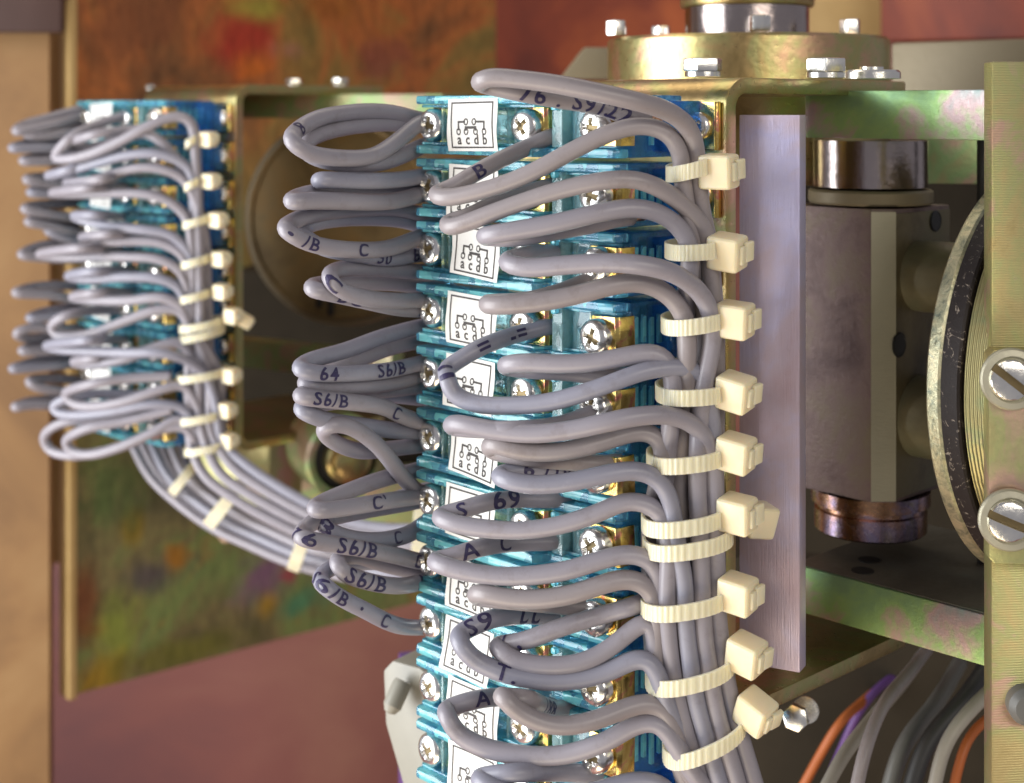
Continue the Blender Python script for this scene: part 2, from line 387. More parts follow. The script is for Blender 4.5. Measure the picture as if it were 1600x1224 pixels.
M['wornsilver'] = worn_silver()
def ribbed(name, stops, freq, axis='Z'):
    """turned or shaped metal with fine parallel tool marks"""
    m = NT(name); v = m.coord()
    wv = m.n('ShaderNodeTexWave', wave_type='RINGS', rings_direction='Z') if axis == 'RINGS' else m.n('ShaderNodeTexWave', bands_direction=axis); wv.inputs['Scale'].default_value = freq; wv.inputs['Distortion'].default_value = 1.2; wv.inputs['Detail'].default_value = 2
    m.l(m.coord(), wv.inputs[0])
    c = m.ramp(m.noise(v, 4, 5, 0.65, 0.6), stops)
    c = m.mix(0.28, c, m.ramp(wv.outputs['Fac'], [(0, (0.45, 0.45, 0.45)), (1, (1, 1, 1))]), 'MULTIPLY')
    m.set(Base_Color=c, Roughness=0.38, Metallic=0.75); m.bump(wv.outputs['Fac'], 0.35, 0.006); return m.m
PLATEC = [(0.28, (0.44, 0.35, 0.15)), (0.42, (0.54, 0.45, 0.21)), (0.52, (0.46, 0.47, 0.21)), (0.60, (0.60, 0.40, 0.30)), (0.75, (0.50, 0.42, 0.19))]
M['knurl'] = ribbed("tool_marked_plate", PLATEC, 85, 'Z')
M['turned'] = ribbed("turned_gold_disc", [(0.28, (0.30, 0.27, 0.12)), (0.45, (0.40, 0.36, 0.17)), (0.55, (0.31, 0.34, 0.17)), (0.65, (0.46, 0.31, 0.20)), (0.8, (0.38, 0.33, 0.14))], 34, 'Z')
M['plate'] = metal("gold_green_plate", (0.5, 0.46, 0.22), 0.36, 0.75, PLATEC, 3)
# ------------------------------------------------------------------ backdrop: the cabinet behind the machine
def slab(name, a, b, z0, z1, thick, mat, bev=0.0):
    """upright slab from plan point a to plan point b; its own axes: x along, y into the thickness (away from the viewer)"""
    a, b = Vector((a.x, a.y, 0)), Vector((b.x, b.y, 0)); L = (b - a).length
    me = box_mesh(name, 0, L, 0, thick, z0, z1, bev)
    return put(name, me, mat, loc=a, rot=(0, 0, math.atan2(b.y - a.y, b.x - a.x)))
struct(put("cabinet_rear_wall", box_mesh("cabinet_rear_wall", -9, 9, 0, 0.1, -7, 5), M['mauve'], loc=(0, 11.6, 0)))
struct(put("cabinet_floor", box_mesh("cabinet_floor", -9, 9, -9, 2.55, -0.1, 0), M['mauve'], loc=(0, 9, -6.9)))
struct(slab("unseen_shade_jamb", Vector((-2.70, 6.12, 0)), Vector((-2.76, 6.9, 0)), -6.8, 4.5, 0.12, M['tan']))  # unseen panel added to keep the key lamp off the far wires
struct(slab("cabinet_inner_wall", at(-260, 0, 7.75), at(77, 0, 7.9), -6.8, 4.5, 0.12, M['tan']))
tag(slab("cabinet_header", at(-260, 0, 7.5), at(97, 0, 7.62), 0.40, 4.0, 0.1, M['cable_brown'], 0.02), "dark purple brown header strip at the top left corner", "header")
tag(slab("red_partition", at(700, 0, 11.3), at(1130, 0, 11.0), -0.6, 4.0, 0.08, M['redwall']), "dark red painted partition high behind the pivot flange", "partition")
tag(slab("painted_cover", at(1375, 0, 8.2), at(1720, 0, 7.6), 0.38, 2.5, 0.3, M['redwall'], 0.02), "red brown painted cover at the upper right corner", "cover")
tag(slab("yellow_box", at(1255, 0, 8.6), at(1378, 0, 8.5), 0.42, 2.0, 0.4, M['tanbox'], 0.02), "tan yellow painted box behind the pivot flange", "box")
tag(slab("olive_casting", at(1392, 0, 5.6), at(1640, 0, 5.2), -0.05, 0.255, 0.5, M['greyolive'], 0.015), "dull olive casting block behind the long green top bar on the right", "casting")
wed = prism_mesh("support_wedge", [(0, 0), (0.26, 0), (0.26, 0.13), (0.10, 0.13)], 0, 0.25, 0.01)
tag(put("support_wedge", wed, M['greyolive'], loc=at(872, 126, 6.2), rot=(R(90), 0, 0)), "sloping olive wedge left of the big gold flange", "wedge")

# stained sheet on the left, with a narrow strip behind it
pa, pb = at(118, 0, 8.0), at(775, 0, 9.93)
sheet = slab("stained_sheet", pa, pb, -3.176, 2.6, 0.04, M['patina'])
tag(sheet, "big rainbow stained metal sheet behind both terminal stacks", "metal sheet")
# lower edge climbs as it recedes in the photo only by perspective; its near edge is painted pale as if lit
ed = box_mesh("sheet_edge", -0.05, -0.004, -0.03, 0.10, -3.19, 2.6, 0.006)
put("lit_edge", ed, M['tanbox'], sheet)
tag(slab("support_strip", at(80, 0, 8.9), at(99, 0, 8.95), -2.75, 0.5, 0.06, M['tanbox'], 0.01), "narrow pale upright strip left of the rainbow stained sheet", "strip")

# ------------------------------------------------------------------ the two bracket frames (near and far share their meshes)
def bracket_mesh():
    """bent sheet: leg with a flange folded back at top and bottom; x along the row, y back, z up"""
    th, zt, zb, y0, rr = 0.040, 0.078, -1.475, 0.30, 0.075
    L = 0.80
    outer, inner = [], []
    outer.append((y0 + L, zt)); inner.append((y0 + L, zt - th))
    for k in range(9):
        a = R(90 + 90 * k / 8)
        outer.append((y0 + rr + rr * math.cos(a), zt - rr + rr * math.sin(a)))
        inner.append((y0 + rr + (rr - th) * math.cos(a), zt - rr + (rr - th) * math.sin(a)))
    for k in range(9):
        a = R(180 + 90 * k / 8)
        outer.append((y0 + rr + rr * math.cos(a), zb + rr + rr * math.sin(a)))
        inner.append((y0 + rr + (rr - th) * math.cos(a), zb + rr + (rr - th) * math.sin(a)))
    outer.append((y0 + L, zb)); inner.append((y0 + L, zb + th))
    n = len(outer); x0, x1 = -0.03, 0.718
    vs, fs = [], []
    for x in (x0, x1):
        for y, z in outer: vs.append((x, y, z))
        for y, z in inner: vs.append((x, y, z))
    o0, i0, o1, i1 = 0, n, 2 * n, 3 * n
    for k in range(n - 1):
        fs += [(o0 + k, o0 + k + 1, o1 + k + 1, o1 + k), (i0 + k + 1, i0 + k, i1 + k, i1 + k + 1),
               (o0 + k + 1, o0 + k, i0 + k, i0 + k + 1), (o1 + k, o1 + k + 1, i1 + k + 1, i1 + k)]
    fs += [(o0, o1, i1, i0), (o0 + n - 1, i0 + n - 1, i1 + n - 1, o1 + n - 1)]
    bm = bmesh.new(); bv = [bm.verts.new(v) for v in vs]
    for f in fs: bm.faces.new([bv[i] for i in f])
    bmesh.ops.recalc_face_normals(bm, faces=bm.faces[:])
    ee = [e for e in bm.edges if len(e.link_faces) == 2 and e.calc_face_angle(0) > 1.2]
    bmesh.ops.bevel(bm, geom=ee, offset=0.006, segments=2, profile=0.6, affect='EDGES', clamp_overlap=True)
    return bm_mesh("bracket", bm, 40)
BR = bracket_mesh()
HEXB = hex_mesh("hex_head", 0.040, 0.010, 0.036); WASH = lathe_mesh("washer", [(0.035, 0), (0.035, 0.0095), (0.0, 0.0095)], 32)
HEXS = hex_mesh("small_hex_head", 0.026, 0.004, 0.036)
def bracket(O, where):
    t = thing("bracket", f"bent gold passivated steel bracket carrying the {where} terminal stack", "bracket", O, -ANG, "terminal brackets")
    put("sheet_body", BR, M['gold'], t)
    return t
bracket(NEAR, "near"); bracket(FAR + Vector((0, 0, 0.03)), "far blurred")
def hexbolt(px, py, d, label, scale=1.0, rot=10, mat='zinc', group="hex bolts on the bracket flanges", washer=True):
    t = thing("hex_bolt", label, "bolt", at(px, py, d), R(rot), group)
    t.scale = (scale,) * 3
    put("bolt_head", HEXB, M[mat], t)
    if washer: put("washer", WASH, M['zinc'], t)
    return t
hexbolt(1098, 172 - 0.079 * FPX / 3.5, 3.5, "zinc hex bolt above the near stack, left one of two on its top flange", 1.22, 8)
hexbolt(1290, 172 - 0.079 * FPX / 3.62, 3.62, "zinc hex bolt beside the big round washer on the near top flange", 1.35, 20)
hexbolt(460, 172 - 0.109 * FPX / 6.75, 6.75, "blurred zinc hex bolt on the far top flange, left one of the pair", 0.95, 15)
hexbolt(532, 172 - 0.109 * FPX / 6.9, 6.9, "blurred zinc hex bolt on the far top flange, right one of the pair", 1.1, 30)
hexbolt(236, 141, 7.2, "small blurred zinc bolt above the top row of the far stack", 0.7, 5)
wsh = lathe_mesh("round_washer", [(0.072, 0), (0.072, 0.016), (0.066, 0.022), (0.03, 0.022), (0.03, 0.03), (0.0, 0.03)], 48)
tag(put("round_washer", wsh, M['zinc'], loc=at(1362, 172 - 0.079 * FPX / 3.74, 3.74)), "large shiny round washer at the end of the near top flange", "washer")

# ------------------------------------------------------------------ pivot flange above the near bracket
fl = thing("pivot_flange", "big round gold passivated flange with a stepped steel hub", "flange", at(1167, 134, 4.75))
k = 4.75 / FPX
put("flange_disc", lathe_mesh("flange_disc", [(0.448, -0.30), (0.448, 0.140), (0.440, 0.150), (0, 0.150)], 96), M['gold'], fl)
put("hub_collar", lathe_mesh("hub_collar", [(0.198, 0.151), (0.198, 0.250), (0.0, 0.250)], 64), M['steel'], fl)
put("hub_cap", lathe_mesh("hub_cap", [(0.21, 0.251), (0.214, 0.258), (0.214, 0.6), (0.0, 0.6)], 64), M['gold'], fl)
for bx, by, lab in ((963, -0.11, "leftmost"), (1033, 0.20, "second from left"), (1187, -0.36, "in front of the steel hub"), (1328, -0.17, "rightmost")):
    p = at(bx, 0, 4.75 + by)
    b = put("flange_bolt", HEXS, M['zinc'], fl, loc=(p.x - fl.location.x, by, 0.150), rot=(0, 0, R(rnd.uniform(0, 60))), scale=(1.3, 1.3, 1.5))
    b["label"] = f"bright zinc bolt on the round flange, {lab}"

# ------------------------------------------------------------------ right side machine parts
slabs = thing("upright_bar", "upright brushed lilac metal bar right of the near bracket", "bar", at(1155, 172, 3.56), -R(28))
bw = 0.150
put("bar_body", prism_mesh("upright_bar", [(0, 0), (bw, 0), (bw, 0.052), (0, 0.052)], -1.335, -0.012, 0.003), M['lilac'], slabs)

def along(px, py, d, length, y0, y1, z0, z1, name, mat, bev=0.004, ang=-ANG):
    return put(name, box_mesh(name, 0, length, y0, y1, z0, z1, bev), mat, loc=at(px, py, d), rot=(0, 0, ang))
# top and bottom bars of the near frame
tb = along(1258, 143, 3.95, 0.60, 0, 0.32, -0.124, 0, "top_bar", M['green'])
tag(tb, "green tinted flat bar along the top right, just under eye level", "bar", "frame bars")
bb = thing("bottom_bar", "dark topped bar with green edge sloping down at lower right", "bar", at(1240, 882, 4.02), -ANG, "frame bars")
put("bar_body", box_mesh("bottom_bar", 0, 0.66, 0, 0.60, -0.125, 0, 0.004), M['green'], bb)
put("dark_top", box_mesh("bottom_bar_top", 0.002, 0.658, 0.006, 0.598, 0.001, 0.004), M['darkbar'], bb)
for hx, hy in ((0.13, 0.17), (0.17, 0.075)):
    put("bar_hole_shade", lathe_mesh("bar_hole_shade", [(0.030, 0.0042), (0.030, 0.0062), (0, 0.0062)], 32), M['black'], bb, loc=(hx, hy, 0))  # black disc laid on top, painting the dark of a hole
tag(put("interior_shade", box_mesh("interior_shade", 0, 1.6, 0, 0.2, -1.5, 0.02), M['interior'], loc=at(1235, 172, 5.0), rot=(0, 0, -R(10))), "dark plane coloured as interior shade deep behind the steel post", "casting")  # dark plane added where the interior lies in shade
tag(put("cover_plate", box_mesh("cover_plate", 0, 0.16, 0, 0.05, -0.225, -0.08, 0.004), M['olive'], loc=at(1444, 172, 4.5), rot=(0, 0, -R(15))), "small olive plate under the green top bar beside the steel post", "plate")
# post: polished neck, square block with a chamfered corner, coppery collar
po = thing("pivot_post", "steel pivot post with square plum block and coppery collar", "post", at(1360, 172, 4.15))
put("polished_neck", lathe_mesh("polished_neck", [(0.158, -0.215), (0.158, -0.085), (0.0, -0.085)], 72), M['steel'], po)
TC = Vector((-0.006, 0.02, 0))
put("neck_lip", lathe_mesh("neck_lip", [(0.168, -0.262), (0.172, -0.256), (0.172, -0.228), (0.165, -0.222), (0, -0.222)], 72), M['greyolive'], po)
c = 0.165
blk = [(-c, -c), (c - 0.045, -c), (c, -c + 0.045), (c, c), (-c, c)]
pb_ = put("square_block", prism_mesh("square_block", blk, -1.06, -0.268, 0.004), M['plum'], po, loc=(-0.006, 0.02, 0), rot=(0, 0, -ANG))
# the pale chamfer is a machined strip of its own
put("chamfer_strip", prism_mesh("chamfer_strip", [(c - 0.045, -c - 0.002), (c + 0.002, -c + 0.045), (c + 0.004, -c + 0.043), (c - 0.043, -c - 0.004)], -1.055, -0.275), M['machined'], po, loc=(-0.006, 0.02, 0), rot=(0, 0, -ANG))
put("collar", lathe_mesh("collar", [(0.15, -1.18), (0.155, -1.175), (0.155, -1.12), (0.150, -1.115), (0.150, -1.105), (0.164, -1.1), (0.164, -1.063), (0, -1.063)], 72), M['copper'], po)
for zz, rr_, ln in ((-0.456, 0.098, 0.36), (-0.841, 0.112, 0.36)):
    pin = put("cross_pin", lathe_mesh("cross_pin", [(rr_ - 0.006, 0), (rr_, 0.006), (rr_, ln), (0, ln)], 56), M['shaft'], po, loc=TC + T * 0.150 + Vector((0, 0, zz)), rot=(R(90), 0, R(44)))
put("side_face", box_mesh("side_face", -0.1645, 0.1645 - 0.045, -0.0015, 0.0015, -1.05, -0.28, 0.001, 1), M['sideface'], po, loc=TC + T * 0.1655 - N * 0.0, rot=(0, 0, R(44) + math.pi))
for q, hz, hr in ((-0.085, -0.310, 0.030), (0.105, -0.635, 0.034)):
    put("block_hole_shade", lathe_mesh("block_hole_shade", [(hr, 0), (hr, 0.002), (hr - 0.004, 0.004), (hr - 0.005, 0.0025), (0, 0.0025)], 40), M['black'], po, loc=TC + T * 0.1675 + N * q + Vector((0, 0, hz)), rot=(R(90), 0, R(44)))  # black disc on the face in place of a shaded bore
# big wheel seen almost edge-on
wc = at(1632, 575, 3.74)
axis = T
wh = thing("drive_wheel", "large wheel seen edge-on with worn silver and black rim", "wheel", wc, 0)
wh.rotation_euler = axis.to_track_quat('Z', 'X').to_euler()
put("rim", lathe_mesh("rim", [(0.509, -0.038), (0.515, -0.032), (0.515, -0.006), (0.510, 0.0), (0.0, 0.0)], 128), M['wornsilver'], wh)
put("black_band", lathe_mesh("black_band", [(0.512, 0.001), (0.512, 0.041), (0.507, 0.046), (0, 0.046)], 128), M['wornblack'], wh)
put("turned_disc", lathe_mesh("turned_disc", [(0.490, 0.047), (0.500, 0.053), (0.500, 0.110), (0.494, 0.117), (0, 0.117)], 128), M['turned'], wh)
tag(put("thin_rod", lathe_mesh("thin_rod", [(0.013, -1.32), (0.013, -0.07), (0, -0.07)], 24), M['black'], loc=at(1534, 172, 4.02)), "thin black upright rod behind the big wheel", "rod")
# plate at the right edge of the picture
pl = thing("front_plate", "gold green passivated plate at the right edge", "plate", at(1549, 172, 3.3), -R(4))
put("plate_body", box_mesh("plate_body", 0, 0.125, 0, 0.07, -1.9, 0.108, 0.005), M['knurl'], pl)
put("raised_pad", prism_mesh("raised_pad", [(-0.018, -0.990), (-0.006, -1.002), (0.1235, -1.002), (0.1235, -0.53), (-0.006, -0.53), (-0.018, -0.542)], 0, 0.05, 0.004), M['plate'], pl, loc=(0, -0.001, 0), rot=(R(90), 0, 0))
put("dark_stud", lathe_mesh("dark_stud", [(0.042, 0), (0.042, 0.03), (0.03, 0.045), (0, 0.048)], 40), M['cable_dark'], pl, loc=(0.072, -0.0, -1.325), rot=(R(90), 0, 0))
def slot_screw_mesh(r):
    """cheese head with a straight slot"""
    bm = bmesh.new(); n, m_ = 72, 22; g = []
    def h(x, y):
        q = math.hypot(x, y) / r
        z = 0.020 - 0.006 * q ** 3
        if q > 0.93: z -= 0.006 * ((q - 0.93) / 0.07)
        if abs(y) < 0.0095: z = 0.002
        return z
    ys = [-r + 2 * r * i / 40 for i in range(41)] + [-0.0098, -0.0092, 0.0092, 0.0098]
    ys = sorted(ys)
    rows = []
    for y in ys:
        w = math.sqrt(max(r * r - y * y, 1e-8)); rows.append([bm.verts.new((w * (-1 + 2 * i / m_), y, h(w * (-1 + 2 * i / m_), y))) for i in range(m_ + 1)])
    for a, b in zip(rows[:-1], rows[1:]):
        for i in range(m_): bm.faces.new((a[i], a[i + 1], b[i + 1], b[i]))
    be = [e for e in bm.edges if len(e.link_faces) == 1]
    ex = bmesh.ops.extrude_edge_only(bm, edges=be)
    for v in ex['geom']:
        if isinstance(v, bmesh.types.BMVert): v.co.z = -0.004
    return bm_mesh("slotted_head", bm, 32)
SLOT = slot_screw_mesh(0.050)
RING = lathe_mesh("cup_washer", [(0.074, 0), (0.074, 0.008), (0.070, 0.014), (0.056, 0.016), (0.050, 0.009), (0.0, 0.009)], 56)
for px_, py_, rz, lab in ((1574, 592, -38, "upper slotted screw"), (1571, 812, -22, "lower slotted screw")):
    p = at(px_ + 6, py_, 3.24)
    s_ = thing("slotted_screw", f"{lab} in a cup washer on the gold plate at the right edge", "screw", p, -R(4), "slotted screws on the right plate"); s_.scale = (0.93,) * 3
    sub = put("cup_washer", RING, M['machined'], s_, rot=(R(90), 0, 0))
    hd = put("screw_head", SLOT, M['zinc'], s_, loc=(-0.006, -0.010, 0), rot=(R(90), R(-rz), 0))
    put("slot", box_mesh("slot", -0.049, 0.049, -0.0088, 0.0088, 0.0005, 0.006), M['recess'], hd)  # dark insert stands in for the shade down in the slot
# lower right corner: cables in the dark
def cable(name, label, pts, r, mat, group, cat="cable"):
    pts = [p - Vector((0, 0, 0.055)) for p in pts]; r *= 0.9
    o = put(name, tube_mesh(name, spline(pts, 0.02), r, 12), M[mat])
    return tag(o, label, cat, group)
g = "loose cables at the lower right"
cable("power_cable", "grey cable rising from the bottom edge to the dark bar, leftmost of the loose ones", [at(1270, 1240, 4.0), at(1318, 1150, 4.1), at(1366, 1090, 4.25), at(1410, 1040, 4.5), at(1440, 1000, 4.9)], 0.021, 'cable_grey', g)
cable("power_cable", "pale grey cable curving steeply up under the green edged bar", [at(1330, 1240, 3.9), at(1352, 1140, 3.95), at(1380, 1070, 4.05), at(1418, 1025, 4.2), at(1450, 985, 4.5)], 0.020, 'wire_w', g)
cable("power_cable", "dark grey cable behind the pale ones at the bottom", [at(1380, 1240, 4.3), at(1410, 1140, 4.35), at(1460, 1075, 4.5), at(1500, 1010, 4.8)], 0.028, 'cable_dark', g)
cable("power_cable", "black cable below the green edged bar", [at(1410, 1250, 4.2), at(1450, 1130, 4.25), at(1510, 1060, 4.3), at(1550, 1000, 4.4)], 0.03, 'black', g)
cable("power_cable", "grey cable at the right, running up behind the right plate", [at(1450, 1250, 4.0), at(1478, 1130, 4.05), at(1520, 1075, 4.1), at(1570, 1030, 4.2)], 0.021, 'cable_grey', g)
cable("orange_lead", "short orange lead next to the right plate at the bottom", [at(1480, 1250, 4.25), at(1510, 1130, 4.3), at(1550, 1090, 4.4), at(1600, 1070, 4.5)], 0.016, 'orange', "orange leads", "lead")
cable("orange_lead", "orange lead deep in the gap under the bracket foot", [at(1210, 1290, 5.1), at(1262, 1190, 5.05), at(1312, 1105, 5.0), at(1345, 1075, 5.1), at(1375, 1050, 5.3)], 0.017, 'orange', "orange leads", "lead")
cable("violet_lead", "short violet lead beside the orange one under the bracket foot", [at(1250, 1290, 5.2), at(1296, 1190, 5.15), at(1344, 1085, 5.1), at(1385, 1040, 5.2), at(1430, 1020, 5.3)], 0.016, 'violet', "violet leads", "lead")
bt = thing("hex_bolt", "bright zinc bolt below the bracket foot at the bottom edge", "bolt", at(1246, 1116, 3.95), R(0), None)
put("bolt_head", HEXB, M['zinc'], bt, rot=(R(80), R(15), R(-20)), scale=(0.9, 0.9, 1.6)); put("washer", WASH, M['zinc'], bt, loc=(0.03, 0.03, 0), rot=(R(80), 0, R(-20)))
tag(put("base_casting", box_mesh("base_casting", 0, 3.2, 0, 0.3, -3.2, -1.6, 0.02), M['interior'], loc=at(1030, 172, 5.3), rot=(0, 0, -R(6))), "dark base casting behind the loose cables at the bottom", "casting")  # shade of the gap is put into its dark colour
# pale duct and violet part at the bottom centre
du = thing("cable_duct", "pale plastic duct at the bottom behind the near stack", "duct", at(655, 1008, 4.5), -R(35)); du.scale = (0.92,) * 3
put("duct_body", prism_mesh("duct_body", [(0.01, -0.02), (0.05, 0.02), (0.16, 0.02), (0.42, -0.09), (0.42, -0.75), (0.25, -0.75), (0.02, -0.19)], 0, 0.2, 0.012), M['duct'], du, rot=(R(90), 0, 0))
put("clip_nose", lathe_mesh("clip_nose", [(0.026, 0), (0.03, 0.01), (0.03, 0.08), (0.018, 0.1), (0, 0.105)], 32), M['duct'], du, loc=(0.12, -0.23, -0.02), rot=(R(150), R(10), 0))
tag(put("violet_block", box_mesh("violet_block", 0, 0.3, 0, 0.2, -0.6, 0, 0.01), M['violet'], loc=at(634, 1050, 5.2), rot=(0, 0, R(12))), "deep violet block at the bottom edge left of the pale duct", "block")

# ------------------------------------------------------------------ far machine parts between the stacks
tag(along(362, 148, 6.75, 1.05, 0, 0.32, -0.108, 0, "top_bar", M['olive'], 0.006, -R(20)), "blurred olive bar running from the far bracket behind the near stack", "bar", "frame bars")
cov = thing("round_cover", "big dark brown round cover between the two terminal stacks", "cover", at(530, 345, 7.1), 0)
cov.rotation_euler = (R(90), 0, -R(14))
put("cover_disc", lathe_mesh("cover_disc", [(0.475, -0.3), (0.475, 0.0), (0.468, 0.006), (0.455, 0.006), (0.452, -0.01), (0.0, -0.01)], 96), M['brown'], cov)
put("cover_rim", lathe_mesh("cover_rim", [(0.515, -0.3), (0.515, -0.05), (0.505, -0.04), (0.476, -0.04)], 96), M['greyolive'], cov)
for ax, ay in ((-0.10, -0.36), (-0.04, -0.40)):
    put("cover_tab", box_mesh("cover_tab", -0.012, 0.012, -0.06, 0.06, 0, 0.03, 0.004), M['black'], cov, loc=(ax, ay, -0.01))
tag(along(352, 528, 6.95, 0.95, 0, 0.10, -0.13, 0, "bottom_bar", M['olive'], 0.006, -R(30)), "blurred olive bar sloping down right of the far bundle", "bar", "frame bars")
tag(put("motor_housing", box_mesh("motor_housing", 0, 1.1, 0, 0.6, -1.2, 0.2, 0.03), M['interior'], loc=at(360, 480, 8.0), rot=(0, 0, -R(8))), "housing with shade put into its dark colour behind the round brown cover", "housing")
hs = thing("gear_housing", "pale olive housing with round bushing below the far bracket", "housing", at(372, 690, 7.0), -R(22))
put("housing_body", prism_mesh("housing_body", [(-0.02, 0.02), (0.36, 0.09), (0.35, -0.32), (0.10, -0.40), (-0.02, -0.25)], 0, 0.3, 0.02), M['plate'], hs, rot=(R(90), 0, 0))
bu = thing("round_bushing", "stepped round bushing with pale nut below the far bracket", "bushing", at(540, 715, 6.3), 0)
bu.rotation_euler = (R(90), 0, R(24))
put("outer_ring", lathe_mesh("outer_ring", [(0.18, -0.3), (0.18, 0.0), (0.165, 0.012), (0.14, 0.012), (0.138, -0.06), (0, -0.06)], 64), M['olive'], bu)
put("dark_seal", lathe_mesh("dark_seal", [(0.136, -0.06), (0.136, -0.02), (0.11, -0.012), (0.0, -0.012)], 64), M['black'], bu)
put("pale_nut", lathe_mesh("pale_nut", [(0.10, -0.01), (0.10, 0.05), (0.085, 0.06), (0.075, 0.06), (0.075, 0.10), (0.055, 0.11), (0, 0.112)], 48), M['gold'], bu)
tag(along(330, 770, 7.4, 1.2, 0, 0.3, -0.2, 0.06, "base_bar", M['olive'], 0.01, R(4)), "olive bar behind the curved cable bundle", "bar")
# ------------------------------------------------------------------ terminal blocks
def screw_mesh():
    """pan head with a cross recess; dome towards +Z"""
    rad, nt, nr = 0.0425, 72, 18
    bm = bmesh.new()
    def h(x, y):
        q = math.hypot(x, y) / rad
        z = 0.017 * math.sqrt(max(0.0, 1 - 0.95 * max(0, (q - 0.25) / 0.75) ** 2.6)) + 0.006
        l, wd = 0.0235, 0.0058
        for a, b in ((x, y), (y, x)):
            if abs(b) < wd and abs(a) < l: z = min(z, 0.004 + 0.013 * (abs(a) / l) ** 4)
        d1, d2 = (x + y) / 1.414, (x - y) / 1.414
        for a, b in ((d1, d2), (d2, d1)):
            if abs(b) < 0.0016 and abs(a) < 0.021: z = min(z, 0.0212)
        if q < 0.22: z = min(z, 0.006)
        return z
    rings = [[bm.verts.new((0, 0, h(0, 0)))]]
    for i in range(1, nr + 1):
        r = rad * i / nr
        rings.append([bm.verts.new((r * math.cos(2 * math.pi * k / nt), r * math.sin(2 * math.pi * k / nt), h(r * math.cos(2 * math.pi * k / nt), r * math.sin(2 * math.pi * k / nt)))) for k in range(nt)])
    rings.append([bm.verts.new((v.co.x, v.co.y, -0.012)) for v in rings[-1]])
    for k in range(nt): bm.faces.new((rings[0][0], rings[1][k], rings[1][(k + 1) % nt]))
    for a, b in zip(rings[1:-1], rings[2:]):
        for k in range(nt): bm.faces.new((a[k], b[k], b[(k + 1) % nt], a[(k + 1) % nt]))
    bm.faces.new(rings[-1][::-1])
    return bm_mesh("cross_screw", bm, 38)
SCREW = screw_mesh()
RECESS = prism_mesh("recess", [(-0.0055, -0.0185), (0.0055, -0.0185), (0.0055, -0.0055), (0.0185, -0.0055), (0.0185, 0.0055), (0.0055, 0.0055), (0.0055, 0.0185), (-0.0055, 0.0185), (-0.0055, 0.0055), (-0.0185, 0.0055), (-0.0185, -0.0055), (-0.0055, -0.0055)], 0.004, 0.0120)
LOCKW = lathe_mesh("spring_washer", [(0.036, 0), (0.041, 0.002), (0.041, 0.0085), (0.036, 0.0105), (0, 0.0105)], 40)
HOUSE = box_mesh("housing", -0.034, 0.455, 0.075, 0.20, -0.0735, 0.0735, 0.006)
ENDB = box_mesh("end_block", 0.458, 0.615, 0.078, 0.262, -0.0735, 0.0735, 0.006)
FOOT = box_mesh("end_foot", 0.575, 0.655, 0.175, 0.285, -0.060, 0.060, 0.005)
RAILU = prism_mesh("rail", [(-0.036, -0.018), (-0.028, -0.030), (0.395, -0.030), (0.407, -0.016), (0.415, 0.012), (0.600, 0.030), (0.612, 0.046), (0.612, 0.073), (-0.036, 0.073)], 0.0525, 0.0745, 0.0055)
LIP = prism_mesh("rail_lip", [(-0.034, -0.004), (-0.028, -0.010), (0.385, -0.010), (0.395, 0.0), (0.405, 0.030), (0.600, 0.046), (0.605, 0.060), (-0.034, 0.060)], -0.0036, 0.0036, 0.0022)
RAILL = prism_mesh("rail", [(-0.036, -0.018), (-0.028, -0.030), (0.395, -0.030), (0.407, -0.016), (0.415, 0.012), (0.600, 0.030), (0.612, 0.046), (0.612, 0.073), (-0.036, 0.073)], -0.0745, -0.0525, 0.0055)
PART = box_mesh("divider", -0.0045, 0.0045, 0, 0.085, -0.0515, 0.0515, 0.002, 1)
PARTW = box_mesh("divider", -0.016, 0.016, 0, 0.06, -0.0515, 0.0515, 0.004)
SHELF = box_mesh("step", 0, 0.06, 0, 0.03, -0.0515, 0.0515, 0.004)
CLAMP = prism_mesh("clamp", [(-0.036, 0.0), (0.048, 0.0), (0.056, 0.008), (0.056, 0.055), (0.048, 0.055), (0.046, 0.012), (-0.036, 0.010)], -0.0445, 0.0445, 0.002)
CLAMPL = prism_mesh("clamp", [(-0.022, 0.0), (0.036, 0.0), (0.042, 0.006), (0.042, 0.05), (0.036, 0.05), (0.034, 0.010), (-0.022, 0.010)], -0.045, 0.045, 0.002)
TAB = prism_mesh("end_tab", [(0.59, 0.280), (0.700, 0.280), (0.705, 0.284), (0.705, 0.298), (0.59, 0.298)], -0.058, 0.058, 0.003)
EYE = box_mesh("divider_bead", -0.008, 0.008, -0.008, 0.008, -0.008, 0.008, 0.006)

STRIP = box_mesh("glint_strip", -0.02, 0.56, 0.130, 0.136, -0.026, 0.026, 0.001, 1)  # reflector added inside to give bright glimpses through the plastic
_fr = random.Random(3); FINS = []
for x in (0.368, 0.385, 0.478, 0.496, 0.514):
    FINS.append((x, 0.045, 0, 'aqua', box_mesh("rib", -0.004, 0.004, 0, 0.028, -0.0515, 0.012 + _fr.uniform(-0.03, 0.035), 0.0015, 1)))
for k_ in range(6):
    h_ = _fr.uniform(0.02, 0.05)
    FINS.append((0.6205, 0.085 + 0.028 * k_, 0, 'rail', box_mesh("rib", -0.004, 0.006, -0.006, 0.006, -h_, 0.05 - 0.3 * h_, 0.0015, 1)))
for zz in (-0.068, -0.034, 0.04):
    FINS.append((0.06, 0.067, zz, 'rail', box_mesh("rib", 0.0, 0.28, -0.004, 0.004, -0.003, 0.003, 0.001, 1)))

